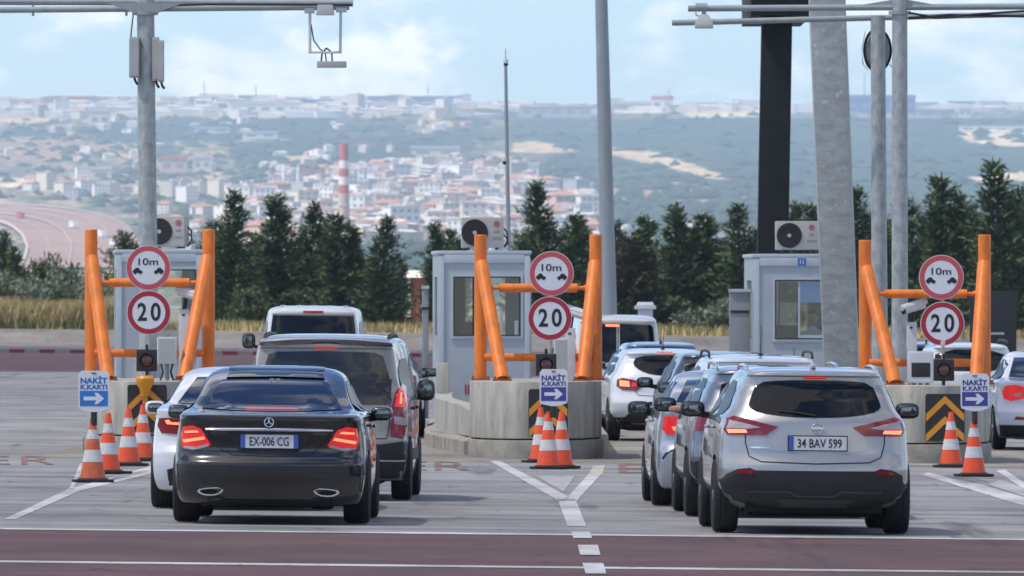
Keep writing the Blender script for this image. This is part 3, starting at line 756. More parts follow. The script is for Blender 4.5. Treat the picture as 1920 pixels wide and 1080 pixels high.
# ---- white hatchback, mirror and flank showing past the grey-brown van
c = Car('hatchback', 'white hatchback whose wing mirror shows right of the grey brown van', 684, 0, 'p_white', hatch_ctrl(.87, 4.1, 1.45, belt=.97), (0.75, 3.25, .31, .2, .875), yaw=0.8, D=168)
side_glass(c, 1.0, 1.33, .6, .9, 2.4, 2.9, split=1.7)
c.decal('rear_window', [(-.60, 1.05), (.60, 1.05), (.5, 1.33), (-.5, 1.33)], 'glass', rnd_=1)
for sg in (1, -1): c.decal('taillight', [(sg * .62, .78), (sg * .80, .78), (sg * .78, .98), (sg * .66, .98)], 'red_lens', off=.012)
c.mirrors(.99, 2.65, 1.02, 'black_plastic'); c.plate(0, .78, .52, .12); c.decal('bumper_trim', [(-.82, .42), (.82, .42), (.8, .22), (-.8, .22)], 'grey_plastic')

# ---- white hatchback beside the middle island
c = Car('hatchback', 'white rounded hatchback with curved rear window beside the middle concrete island', 1247, 828, 'p_white', hatch_ctrl(.875, 4.06, 1.455, belt=.98, clear=.2), (0.72, 3.3, .315, .21, .88), yaw=-3.0)
side_glass(c, 1.03, 1.32, .75, 1.1, 2.4, 2.9, split=1.65)
c.decal('rear_window', [(-.50, 1.22), (-.46, 1.15), (-.30, 1.06), (-.1, 1.03), (.1, 1.03), (.30, 1.06), (.46, 1.15), (.50, 1.22), (.42, 1.335), (0, 1.352), (-.42, 1.335)], 'glass', rnd_=1)
c.decal('windshield', [(-.6, 1.03), (.6, 1.03), (.5, 1.33), (-.5, 1.33)], 'glass', mode='front', rnd_=1)
c.decal('third_brake_light', [(-.13, 1.368), (.13, 1.368), (.12, 1.392), (-.12, 1.392)], 'red_lit', off=.010)
for sg in (1, -1):
    f = lambda P: [(sg * x, z) for x, z in P]
    t = c.decal('taillight', f([(.33, .885), (.44, .79), (.66, .80), (.75, .86), (.74, .96), (.66, .985), (.42, .945)]), 'red_lens', off=.012, grid=.045)
    c.decal('lamp_strip', f([(.55, .85), (.70, .86), (.70, .95), (.56, .935)]), 'lamp_lit', off=.018, parent=t, grid=.04)
    c.decal('lamp_strip', f([(.40, .87), (.52, .85), (.52, .92), (.42, .91)]), 'red_lit', off=.018, parent=t, grid=.04)
c.decal('bumper_trim', [(-.83, .36), (-.62, .38), (-.45, .56), (-.25, .62), (.25, .62), (.45, .56), (.62, .38), (.83, .36), (.8, .22), (-.8, .22)], 'black_plastic', off=.006)
c.stroke('tailgate_seam', [(-.52, .98), (-.50, .82), (-.42, .72), (0, .70), (.42, .72), (.50, .82), (.52, .98)], .010)
c.plate(0, .50, .52, .12); c.mirrors(.99, 2.6, 1.0, 'p_white'); c.antenna(.75, 1.455, .45, .8); c.handles([(2.1, .92)], 'p_white')

# ---- blue estate in front of it
c = Car('hatchback', 'blue car seen over the roof of the white rounded hatchback', 1240, 0, 'p_blue', hatch_ctrl(.90, 4.4, 1.49, belt=1.02), (0.8, 3.45, .33, .215, .905), yaw=-1.6, D=189)
side_glass(c, 1.06, 1.36, .62, .95, 2.55, 3.05, split=1.75)
c.decal('rear_window', [(-.66, 1.10), (.66, 1.10), (.58, 1.385), (-.58, 1.385)], 'glass', rnd_=1)
for sg in (1, -1): c.decal('taillight', [(sg * .66, .85), (sg * .84, .85), (sg * .80, 1.10), (sg * .72, 1.10)], 'red_lens', off=.012)
c.mirrors(1.0, 2.7, 1.05, 'p_blue'); c.plate(0, .8, .52, .12); c.antenna(.6, 1.485, .2)

# ---- white high van farther on
c = Car('van', 'white high roofed van with lit red lamps behind the middle orange barrier', 1158, 0, 'p_white2', van_ctrl(.915, 4.4, 1.96, hood=1.15), (0.8, 3.55, .33, .21, .91), yaw=-2.2, name_cat='van', D=202)
side_glass(c, 1.2, 1.68, .45, .5, 2.6, 3.1, split=1.75)
c.decal('rear_window', [(-.73, 1.05), (-.03, 1.05), (-.03, 1.79), (-.62, 1.77), (-.67, 1.72)], 'glass')
c.decal('rear_window', [(.03, 1.05), (.73, 1.05), (.67, 1.72), (.62, 1.77), (.03, 1.79)], 'glass')
c.stroke('door_gap', [(0, .6), (0, 1.80)], .02)
c.decal('third_brake_light', [(-.24, 1.73), (.02, 1.73), (.02, 1.775), (-.24, 1.775)], 'lamp_lit', off=.02)
for sg in (1, -1):
    t = c.decal('taillight', [(sg * .76, .85), (sg * .90, .85), (sg * .895, 1.2), (sg * .87, 1.52), (sg * .82, 1.55), (sg * .78, 1.3)], 'red_lit', off=.014)
    c.decal('lamp_strip', [(sg * .80, 1.2), (sg * .86, 1.2), (sg * .85, 1.44), (sg * .82, 1.44)], 'lamp_lit', off=.02, parent=t)
c.mirrors(1.05, 3.0, 1.2, 'black_plastic', (.095, .09, .115)); c.plate(0, .75, .52, .12); c.decal('bumper_trim', [(-.88, .6), (.88, .6), (.86, .26), (-.86, .26)], 'grey_plastic')

# ---- dark grey car
c = Car('hatchback', 'dark grey car between the white rounded hatchback and the bluish silver saloon', 1365, 0, 'p_darkgrey', hatch_ctrl(.90, 4.35, 1.50, belt=1.0), (0.8, 3.45, .325, .215, .9), yaw=-1.8, D=146)
side_glass(c, 1.04, 1.37, .62, .95, 2.55, 3.05, split=1.75)
c.decal('rear_window', [(-.62, 1.08), (.62, 1.08), (.55, 1.38), (-.55, 1.38)], 'glass', rnd_=1)
for sg in (1, -1): c.decal('taillight', [(sg * .60, .82), (sg * .83, .84), (sg * .80, 1.02), (sg * .62, .98)], 'red_lit', off=.012)
c.mirrors(1.03, 2.75, 1.05, 'black_plastic', (.115, .08, .075)); c.plate(0, .8, .52, .12)

# ---- white crossover with black rails
c = Car('crossover', 'white crossover with black roof rails, roof showing behind the silver crossover', 1428, 0, 'p_white', hatch_ctrl(.91, 4.4, 1.545, belt=1.04), (0.85, 3.5, .345, .225, .915), yaw=-1.6, D=125.5)
side_glass(c, 1.10, 1.41, .62, .95, 2.55, 3.05, split=1.75)
c.decal('rear_window', [(-.62, 1.12), (.62, 1.12), (.55, 1.43), (-.55, 1.43)], 'glass_blue', rnd_=1)
for sg in (1, -1): c.decal('taillight', [(sg * .55, .90), (sg * .84, .90), (sg * .80, 1.06), (sg * .58, 1.02)], 'red_lens', off=.012)
c.mirrors(1.02, 2.75, 1.13, 'black_plastic'); c.rails(.61, .5, 2.6, 1.575, 'black_plastic', .016); c.plate(0, .8, .52, .12)
c.antenna(.55, 1.545, .34, .25)

# ---- bluish silver saloon
c = Car('sedan', 'bluish silver saloon in the right queue, left of the steel grey crossover', 1386, 952, 'p_silver2', sedan_ctrl(.885, 4.55, 1.43, 1.03), (0.95, 3.6, .32, .215, .89), yaw=-1.3)
side_glass(c, 1.06, 1.31, .95, 1.45, 2.65, 3.05, split=2.0)
c.decal('rear_window', [(-.64, 1.09), (0, 1.075), (.64, 1.09), (.50, 1.32), (0, 1.33), (-.50, 1.32)], 'glass_blue')
c.decal('rear_sticker', [(-.40, 1.13), (-.36, 1.13), (-.34, 1.22), (-.37, 1.22)], 'sign_white', off=.012)
for sg in (1, -1):
    f = lambda P: [(sg * x, z) for x, z in P]
    t = c.decal('taillight', f([(.40, .76), (.76, .76), (.80, .82), (.78, .95), (.52, .955), (.42, .90)]), 'red_lit', off=.012, grid=.05)
    c.decal('lamp_strip', f([(.52, .80), (.68, .80), (.70, .84), (.54, .85)]), 'lamp_lit', off=.018, parent=t, grid=.04)
    c.stroke('bumper_crease', f([(.80, .50), (.76, .56), (.70, .59), (.55, .60)]), .022, 'black_plastic', off=.004)
    c.decal('reflector', f([(.48, .38), (.66, .40), (.64, .47), (.52, .45)]), 'red_lens', off=.012)
c.stroke('boot_seam', [(-.42, .95), (-.40, .74), (0, .66), (.40, .74), (.42, .95)], .008)
c.plate(0, .8, .52, .12); c.mirrors(.97, 2.65, 1.01, 'black_plastic', (.12, .08, .075)); c.handles([(1.65, .9), (2.6, .88)], 'p_silver2')

# ---- steel grey crossover directly ahead of the silver one, driver's elbow out
c = Car('crossover', 'steel grey crossover squeezed between the silver crossover and the bluish silver saloon', 1461, 972, 'p_grey', hatch_ctrl(.905, 4.3, 1.52, belt=1.03), (0.85, 3.45, .335, .225, .91), yaw=-1.7)
side_glass(c, 1.09, 1.39, .62, .95, 2.5, 3.0, split=1.75)
c.decal('rear_window', [(-.62, 1.12), (.62, 1.12), (.55, 1.40), (-.55, 1.40)], 'glass', rnd_=1)
for sg in (1, -1): c.decal('taillight', [(sg * .55, .86), (sg * .84, .86), (sg * .80, 1.02), (sg * .58, 1.0)], 'red_lens', off=.012)
c.sides('door_trim', [(.5, .52), (.62, .20), (3.1, .20), (3.1, .42), (1.3, .42)], 'grey_plastic', off=.008, grid=.1)
c.decal('bumper_trim', [(-.87, .56), (.87, .56), (.85, .23), (-.85, .23)], 'grey_plastic')
c.mirrors(1.03, 2.7, 1.10, 'black_plastic', (.115, .08, .075)); c.plate(0, .8, .52, .12); c.rails(.60, .6, 2.5, 1.535, 'chrome', .014)
grey_car = c
# elbow of the driver
M4 = c.root.matrix_basis
arm = thing('person', 'bare arm of a driver resting out of the steel grey crossover window', 'person', M4 @ Vector((-.93, 2.25, 1.03)), R(1.7)); arm.scale = (.8, .8, .8)
me = bpy.data.meshes.new('forearm')
jp = [(.16, -.16, .04), (.02, -.10, .045), (-.075, .0, .03), (-.02, .12, .035), (.03, .24, .04), (.05, .31, .035)]
jr = [.052, .050, .044, .040, .028, .036]
me.from_pydata(jp, [(i, i + 1) for i in range(len(jp) - 1)], [])
me.materials.append(M['skin'])
ao = link('forearm', me, arm)
ao.modifiers.new('skin', 'SKIN')
for k, r_ in enumerate(jr): me.skin_vertices[0].data[k].radius = (r_, r_)
me.skin_vertices[0].data[0].use_root = True
sb = ao.modifiers.new('subdivision', 'SUBSURF'); sb.levels = sb.render_levels = 2
for k in range(4):
    fm = MB(); x0 = .022 + .018 * k
    fm.tube([(x0, .31, .04), (x0 + .002, .355 - .006 * abs(k - 1.5), .045), (x0 + .004, .385 - .008 * abs(k - 1.5), .03), (x0 + .005, .393 - .008 * abs(k - 1.5), .008)], [.009, .0085, .008, .006], 8); fm.build('finger', 'skin', ao)
fm = MB(); fm.tube([(.012, .285, .04), (-.012, .315, .035), (-.016, .345, .02)], [.011, .010, .007], 8); fm.build('thumb', 'skin', ao)

# ---- cars at the right edge
c = Car('sedan', 'white saloon cut off by the right edge beside the cones', 1978, 845, 'p_white', sedan_ctrl(.88, 4.4, 1.50, 1.04), (0.9, 3.5, .32, .21, .885), yaw=-2.2)
side_glass(c, 1.07, 1.37, .9, 1.45, 2.6, 3.0, split=1.95)
c.decal('rear_window', [(-.64, 1.10), (0, 1.085), (.64, 1.10), (.50, 1.39), (0, 1.40), (-.50, 1.39)], 'glass_blue')
for sg in (1, -1):
    f = lambda P: [(sg * x, z) for x, z in P]
    t = c.decal('taillight', f([(.42, .79), (.66, .74), (.76, .78), (.78, .88), (.74, .97), (.60, .99), (.46, .96)]), 'red_lit', off=.012, grid=.05)
    c.decal('taillight_lens', f([(.50, .82), (.60, .81), (.60, .86), (.50, .87)]), 'clear_lens', off=.018, parent=t, grid=.04)
    c.decal('reflector', f([(.40, .46), (.62, .46), (.58, .51), (.44, .50)]), 'red_lens', off=.01)
c.decal('bumper_trim', [(-.82, .38), (.82, .38), (.8, .2), (-.8, .2)], 'black_plastic'); c.plate(0, .8, .52, .12); c.mirrors(.97, 2.6, 1.0, 'p_white')
c.handles([(1.6, .92), (2.5, .9)], 'p_white')
c = Car('crossover', 'white estate with roof rails behind the right orange barrier', 1822, 0, 'p_white', hatch_ctrl(.90, 4.4, 1.57, belt=1.04), (0.85, 3.5, .335, .22, .905), yaw=-1.5, D=176)
side_glass(c, 1.10, 1.43, .62, .95, 2.55, 3.05, split=1.75)
c.decal('rear_window', [(-.64, 1.10), (.64, 1.10), (.57, 1.46), (-.57, 1.46)], 'glass', rnd_=1)
for sg in (1, -1): c.decal('taillight', [(sg * .62, .85), (sg * .84, .85), (sg * .80, 1.06), (sg * .68, 1.06)], 'red_lens', off=.012)
c.mirrors(1.02, 2.75, 1.1, 'black_plastic'); c.rails(.60, .5, 2.6, 1.61, 'black_plastic', .02); c.plate(0, .8, .52, .12)
c = Car('hatchback', 'blue car half hidden behind the right steel mast', 1752, 0, 'p_blue', hatch_ctrl(.88, 4.2, 1.50, belt=1.02), (0.8, 3.4, .32, .21, .885), yaw=-3.0, D=204)
side_glass(c, 1.06, 1.37, .62, .95, 2.55, 3.05, split=1.75)
c.decal('rear_window', [(-.62, 1.08), (.62, 1.08), (.55, 1.39), (-.55, 1.39)], 'glass', rnd_=1)
for sg in (1, -1): c.decal('taillight', [(sg * .62, .85), (sg * .82, .85), (sg * .78, 1.04), (sg * .66, 1.04)], 'red_lens', off=.012)
c.mirrors(1.0, 2.7, 1.05, 'p_blue'); c.plate(0, .8, .52, .12)

# ------------------------------------------------------------------ ground, roads, markings
def ground_mat(name, c1, c2, streak=(0.05, 1.1), stain=0.5, wear=0.3, rough=0.8):
    m = bpy.data.materials.new(name); m.use_nodes = True
    nt = m.node_tree; b = nt.nodes['Principled BSDF']; b.inputs['Roughness'].default_value = rough
    b.inputs['Specular IOR Level'].default_value = 0.25
    t = nt.nodes.new('ShaderNodeTexCoord')
    def nz(sc, scale, detail, a, bb):
        mp = nt.nodes.new('ShaderNodeMapping'); mp.inputs['Scale'].default_value = (*sc, 1)
        nt.links.new(t.outputs['Object'], mp.inputs['Vector'])
        n = nt.nodes.new('ShaderNodeTexNoise'); n.inputs['Scale'].default_value = scale; n.inputs['Detail'].default_value = detail
        n.inputs['Roughness'].default_value = 0.65
        nt.links.new(mp.outputs['Vector'], n.inputs['Vector'])
        r = nt.nodes.new('ShaderNodeMapRange'); r.inputs['From Min'].default_value = a; r.inputs['From Max'].default_value = bb
        nt.links.new(n.outputs['Fac'], r.inputs['Value']); return r.outputs['Result']
    mx = nt.nodes.new('ShaderNodeMix'); mx.data_type = 'RGBA'
    mx.inputs['A'].default_value = (*c1, 1); mx.inputs['B'].default_value = (*c2, 1)
    nt.links.new(nz(streak, 1.0, 7, 0.32, 0.68), mx.inputs['Factor'])
    m2 = nt.nodes.new('ShaderNodeMix'); m2.data_type = 'RGBA'; m2.blend_type = 'MULTIPLY'
    m2.inputs['Factor'].default_value = 1.0
    nt.links.new(mx.outputs['Result'], m2.inputs['A'])
    rr = nt.nodes.new('ShaderNodeMix'); rr.data_type = 'RGBA'
    rr.inputs['A'].default_value = (1 - wear, 1 - wear, 1 - wear, 1); rr.inputs['B'].default_value = (1.08, 1.08, 1.08, 1)
    nt.links.new(nz((0.5, 0.16), 1.0, 5, 0.3, 0.62), rr.inputs['Factor'])
    nt.links.new(rr.outputs['Result'], m2.inputs['B'])
    nt.links.new(m2.outputs['Result'], b.inputs['Base Color'])
    prev = m2.outputs['Result']
    for sc_, a_, b2_, f_ in (((1.3, 0.05), 0.60, 0.72, 0.40), ((2.6, 0.5), 0.64, 0.72, 0.45), ((0.25, 0.25), 0.52, 0.60, 0.16)):   # tyre wear, drips, patched slabs
        m3 = nt.nodes.new('ShaderNodeMix'); m3.data_type = 'RGBA'; m3.blend_type = 'MULTIPLY'
        m3.inputs['B'].default_value = (1 - stain * f_ * 2, 1 - stain * f_ * 2, 1 - stain * f_ * 1.9, 1)
        nt.links.new(nz(sc_, 1.0, 3, a_, b2_), m3.inputs['Factor']); nt.links.new(prev, m3.inputs['A']); prev = m3.outputs['Result']
    nt.links.new(prev, b.inputs['Base Color'])
    bp = nt.nodes.new('ShaderNodeBump'); bp.inputs['Strength'].default_value = 0.25; bp.inputs['Distance'].default_value = 0.01
    nt.links.new(nz((0.4, 6.0), 3.0, 5, 0.2, 0.8), bp.inputs['Height']); nt.links.new(bp.outputs['Normal'], b.inputs['Normal'])
    return m
M['concrete_road'] = ground_mat('brushed_concrete_road', (0.225, 0.222, 0.22), (0.345, 0.34, 0.332), (0.035, 0.9), stain=.7)
M['red_asphalt'] = ground_mat('reddish_asphalt', (0.098, 0.056, 0.055), (0.146, 0.084, 0.082), (0.3, 0.5), wear=0.2)
M['far_asphalt'] = ground_mat('grey_asphalt', (0.105, 0.098, 0.096), (0.17, 0.158, 0.15), (0.1, 0.2))
M['soil'] = ground_mat('dry_verge_soil', (0.17, 0.135, 0.07), (0.28, 0.23, 0.13), (0.3, 0.1))
M['apron'] = ground_mat('stained_apron_concrete', (0.22, 0.20, 0.165), (0.37, 0.35, 0.30), (0.6, 0.5), wear=0.4)
M['road_white'] = ground_mat('worn_white_marking', (0.50, 0.50, 0.50), (0.66, 0.66, 0.65), (3, 2), wear=0.5, stain=.6)
M['road_cream'] = ground_mat('dirty_cream_marking', (0.42, 0.38, 0.29), (0.55, 0.51, 0.42), (3, 2), wear=0.25)
M['road_red'] = ground_mat('faded_red_marking', (0.52, 0.26, 0.24), (0.38, 0.335, 0.32), (3, 2.5), wear=0.15)

XS = [-16000, -60, -30, -10, 0, 10, 30, 60, 16000]
def sheet(name, y0, y1, z, material, xs=XS, kind=True):
    mb = MB(); n = len(xs)
    mb.add([(x, y, gz(x) + z) for y in (y0, y1) for x in xs], [(i, i + 1, n + i + 1, n + i) for i in range(n - 1)])
    o = mb.build(name, material, smooth=0, recalc=False)
    return struct(o) if kind else o
sheet('ground', 20, 5600, -0.008, 'far_asphalt')
sheet('road', 97.6, 321, -0.004, 'concrete_road', [-60, -30, -10, 0, 10, 30, 60])
sheet('pavement', 30, 97.6, -0.0035, 'red_asphalt', [-60, -30, -10, 0, 10, 30, 60])
sheet('pavement', 321, 441, -0.004, 'red_asphalt', [-60, -30, 0, 30, 60])
mb = MB()
for x0_, x1_ in zip(XS, XS[1:]):
    mb.add([(x0_, 548, gz(x0_) - .02), (x1_, 548, gz(x1_) - .02), (x1_, 556, gz(x1_) + .70), (x0_, 556, gz(x0_) + .70), (x1_, 6000, gz(x1_) + .8), (x0_, 6000, gz(x0_) + .8)], [(0, 1, 2, 3)])
    mb.cur = 1; mb.add(mb.v[-4:-2] + mb.v[-2:], [(1, 0, 2, 3)]); mb.cur = 0
struct(mb.build('verge', ['far_asphalt', 'soil'], smooth=0, recalc=False))

def marking(name, quads, material, label, z=0.0):
    mb = MB()
    for q in quads:
        P = [gp(u, v) for u, v in q]
        mb.add([(p.x, p.y, gz(p.x) + z) for p in P], [tuple(range(len(P)))])
    o = mb.build(name, material, smooth=0)
    bm = bmesh.new(); bm.from_mesh(o.data)
    for f in bm.faces:
        if f.normal.z < 0: f.normal_flip()
    bm.to_mesh(o.data); bm.free()
    return struct(o)
# thin cross lines of the reddish pavement
sheet('cross_line', 97.3, 97.9, 0.0005, 'road_white', [-60, -30, -10, 0, 10, 30, 60])
sheet('cross_line', 84.95, 85.55, 0.0005, 'road_white', [-60, -30, -10, 0, 10, 30, 60])
# branching lane line in front of the middle island, and its dashes
marking('lane_line', [[(918, 864), (938, 864), (1068, 932), (1056, 940), (1046, 938)], [(1046, 936), (1078, 934), (1099, 986), (1064, 986)], [(1080, 940), (1052, 938), (1066, 930), (1108, 884), (1132, 884)]], 'road_white', '')
marking('lane_line', [[(1104, 890), (1112, 874), (1134, 872), (1130, 890)]], 'road_cream', '', 0.0012)
M['road_pale'] = ground_mat('thin_worn_marking', (0.36, 0.355, 0.34), (0.50, 0.49, 0.48), (3, 2), wear=0.4, stain=.5)
marking('lane_line', [[(1004, 892), (1078, 892), (1057, 922)]], 'road_pale', '', 0.0008)
marking('lane_dash', [[(1071, 997), (1106, 997), (1110, 1009), (1075, 1009)], [(1083, 1022), (1121, 1022), (1126, 1041), (1088, 1041)], [(1092, 1056), (1131, 1056), (1137, 1076), (1098, 1076)]], 'road_white', '', 0.003)
marking('lane_line', [[(8, 973), (30, 973), (150, 920), (300, 884), (300, 876), (228, 890), (130, 916)], [(130, 916), (136, 918), (160, 872), (150, 868)], [(200, 904), (280, 884), (288, 872), (214, 894)]], 'road_white', '')
marking('lane_line', [[(1728, 890), (1740, 886), (1830, 906), (1920, 932), (1925, 948), (1905, 944), (1820, 918)], [(1868, 882), (1884, 880), (1930, 912), (1930, 924)]], 'road_white', '')
marking('lane_line', [[(1852, 908), (1926, 932), (1926, 917), (1876, 900)]], 'road_pale', '', 0.0006)
def ground_text(txt, u0, u1, v0, v1):
    me = text_mesh(txt, 1, 1, 0.0, 0.0); me.materials.clear(); me.materials.append(M['road_red'])
    for p in me.vertices:
        a, b_ = p.co.x + .5, p.co.z + .5
        u = u0 + (u1 - u0) * a; v = v1 + (v0 - v1) * b_
        g = gp(u, v); p.co = (g.x, g.y, gz(g.x) + 0.002)
    return struct(link('road_lettering', me))
ground_text('E', -42, 18, 855, 871); ground_text('R', 40, 102, 855, 871)
ground_text('E', 740, 800, 865, 882); ground_text('R', 815, 880, 865, 882)
ground_text('E', 1160, 1222, 870, 887)

M['joint'] = mat('slab_joint', (.09, .088, .085), .9)
for y_ in (104.5, 112.2, 119.8, 127.6, 135.2, 142.9, 150.8):
    sheet('slab_joint', y_, y_ + .09, -0.0005, 'joint', [-60, -30, -10, 0, 10, 30, 60])
def apron(cx):
    mb = MB(); pts = [(cx - (1.9 if cx > -4 else 1.3), 143.2), (cx + 1.8, 143.2), (cx + 1.9, 190), (cx - (2.2 if cx > -4 else 1.3), 190)]
    mb.add([(x, y, gz(x) - 0.0015) for x, y in pts], [(0, 1, 2, 3)])
    struct(mb.build('apron', 'apron', smooth=0))

kerb_m = bpy.data.materials.new('red_white_painted_kerb'); kerb_m.use_nodes = True
nt = kerb_m.node_tree; bb = nt.nodes['Principled BSDF']
t_ = nt.nodes.new('ShaderNodeTexCoord'); sx = nt.nodes.new('ShaderNodeSeparateXYZ'); nt.links.new(t_.outputs['Object'], sx.inputs[0])
w1 = nt.nodes.new('ShaderNodeMath'); w1.operation = 'FRACT'; d1 = nt.nodes.new('ShaderNodeMath'); d1.operation = 'DIVIDE'; d1.inputs[1].default_value = 1.26
nt.links.new(sx.outputs['X'], d1.inputs[0]); nt.links.new(d1.outputs[0], w1.inputs[0])
g1 = nt.nodes.new('ShaderNodeMath'); g1.operation = 'GREATER_THAN'; g1.inputs[1].default_value = 0.5; nt.links.new(w1.outputs[0], g1.inputs[0])
mk = nt.nodes.new('ShaderNodeMix'); mk.data_type = 'RGBA'; mk.inputs['A'].default_value = (0.21, 0.19, 0.19, 1); mk.inputs['B'].default_value = (0.16, 0.014, 0.018, 1)
nt.links.new(g1.outputs[0], mk.inputs['Factor']); nt.links.new(mk.outputs['Result'], bb.inputs['Base Color'])
mb = MB()
for x0, x1 in ((-60, -30), (-30, 0), (0, 30), (30, 60)):
    mb.add([(x0, 441, gz(x0) - .01), (x1, 441, gz(x1) - .01), (x1, 441.4, gz(x1) - .01), (x0, 441.4, gz(x0) - .01), (x0, 441, gz(x0) + .15), (x1, 441, gz(x1) + .15), (x1, 441.4, gz(x1) + .15), (x0, 441.4, gz(x0) + .15)],
           [(4, 5, 6, 7), (0, 1, 5, 4), (2, 3, 7, 6)])
struct(mb.build('kerb', kerb_m, smooth=0))

# ------------------------------------------------------------------ toll islands
S0 = 135.5; D0 = FPX / S0
WHERE = ['left', 'middle', 'right']
def island(cx, top, k):
    g = gz(cx)
    r = thing('toll_island', ['concrete toll island with rounded nose at far left behind the black saloon', 'concrete toll island with rounded nose in the middle of the picture',
                              'concrete toll island with rounded nose behind the silver crossover'][k], 'island', (cx, 146.2, g), group='concrete toll islands')
    def nose(hw, y0, ln, inset=0.0):
        pts = []
        for i in range(25):
            a = -math.pi / 2 + math.pi * i / 24; x = math.sin(a)
            pts.append((hw * x, y0 + 2.6 * (1 - max(0, 1 - abs(x) ** 2.3) ** (1 / 2.3))))
        pts += [(hw, ln), (-hw, ln)]
        return pts
    mb = MB(); mb.slab(nose(.945, 0, 6.4), -0.02, .255); mb.build('plinth', 'concrete_dirty', r, bevel=.03)
    mb = MB(); mb.slab(nose(.90, .05, 6.3), .255, .275); mb.build('joint', 'under', r)
    mb = MB(); mb.slab(nose(.92, .03, 6.35), .275, top); mb.build('nose_block', 'concrete', r, bevel=.02)
    f = 0.0 if k == 0 else 1.0
    mb = MB(); mb.slab([(-.94, 5.0), (-.94 - .61 * f, 13), (-.94 - .66 * f, 45), (1.05, 45), (1.05, 6.5), (.94, 5.0)], -0.02, .26); mb.build('deck', 'concrete_dirty', r, bevel=.02)
    mb = MB()
    L = [(-.93 + (a + .93) * f, b) for a, b in [(-.93, 4.2), (-1.06, 6.5), (-1.25, 9.5), (-1.46, 13), (-1.52, 18), (-1.54, 24)]]
    hh = [.62, .68, .70, .72, .72, .72]
    for (a, b), (c_, d), h0, h1 in zip(L, L[1:], hh, hh[1:]):
        mb.add([(a, b, .26), (c_, d, .26), (c_ + .26, d, .26), (a + .26, b, .26), (a, b, h0), (c_, d, h1), (c_ + .26, d, h1), (a + .26, b, h0)], [(0, 1, 5, 4), (4, 5, 6, 7), (2, 3, 7, 6), (3, 0, 4, 7), (1, 2, 6, 5)])
    mb.build('parapet', 'concrete', r, smooth=20)
    mb = MB()
    L = [(-1.0 + (a + 1.0) * f, b) for a, b in [(-1.0, 3.2), (-1.20, 6.5), (-1.42, 9.5), (-1.62, 13), (-1.68, 18), (-1.7, 40)]]
    for (a, b), (c_, d) in zip(L, L[1:]):
        mb.add([(a, b, -.02), (c_, d, -.02), (c_ + .2, d, -.02), (a + .2, b, -.02), (a, b, .2), (c_, d, .2), (c_ + .2, d, .252), (a + .2, b, .252)], [(0, 1, 5, 4), (4, 5, 6, 7), (2, 3, 7, 6), (3, 0, 4, 7), (1, 2, 6, 5)])
    mb.build('kerb', 'concrete_dirty', r, smooth=20)
    mb = MB(); mb.box((-.84 - .58 * f, 21.5, .73), (.20, .32, .95)); mb.build('concrete_post', 'concrete', r, bevel=.02)
    return r
CX = [-5.01, .33, 5.73]; TOPS = [1.06, 1.055, 1.0]
for k in range(3): apron(CX[k]); island(CX[k], TOPS[k] - gz(CX[k]), k)

def barrier(k):
    cx, top = CX[k], TOPS[k]
    U = [(171, 391, 430, 430, 530, 662, (208, 350)), (901, 1117, 440, 440, 540, 670, (942, 1091)), (1622, 1846, 450, 440, 551, 680, (1672, 1823))][k]
    r = thing('impact_frame', ['orange tube impact frame on the left island, in front of the mast', 'orange tube impact frame on the middle island',
                               'orange tube impact frame on the right island beside the twin masts'][k], 'impact frame', (cx, 149.2, top), group='orange impact frames on the islands')
    sx = FPX / 149.2; X = lambda u: (u - 960) / sx - cx; Z = lambda v: CAMZ - (v - VH) / sx - top
    tops = []
    for q in (0, 1):
        x = X(U[q]); zt = Z(U[2 + q])
        mb = MB(); mb.lathe([(.088, .0), (.088, zt - .01), (.08, zt)], (x, 0, 0), 20); mb.build('post', 'orange', r)
        bx = X(U[6][q]); zb = zt - .40
        mb = MB(); mb.bar((x + (.012 if q == 0 else -.012), -.12, zb), (bx, -1.15, .02), .094, n=20); mb.build('brace', 'orange', r)
        for px_, py_ in ((x, 0), (bx, -1.18)):
            mb = MB(); mb.box((px_, py_, .012), (.27, .29, .024))
            for a in (-1, 1):
                for b_ in (-1, 1): mb.bar((px_ + a * .105, py_ + b_ * .115, .018), (px_ + a * .105, py_ + b_ * .115, .06), .014, n=6)
            mb.build('base_plate', 'rust', r)
    x0, x1 = X(U[0]), X(U[1])
    for v, rr, nm in ((U[4], .062, 'upper_rail'), (U[5], .056, 'lower_rail')):
        z = Z(v); mb = MB()
        mb.bar((x0 + .26, -.30 if nm == 'upper_rail' else -.06, z), (x1 - .26, -.30 if nm == 'upper_rail' else -.06, z), rr)
        y = -.30 if nm == 'upper_rail' else -.06
        mb.bar((x0 + .05, y, z), (x0 + .27, y, z), rr * .45 if nm == 'upper_rail' else rr * .95); mb.bar((x1 - .27, y, z), (x1 - .05, y, z), rr * .45 if nm == 'upper_rail' else rr * .95)
        if nm == 'upper_rail':
            mb.bar((x0 + .08, y, z), (x0 + .17, y, z), rr * .7); mb.bar((x1 - .17, y, z), (x1 - .08, y, z), rr * .7)
        mb.build(nm, 'orange', r)
    return r
for k in range(3): barrier(k)

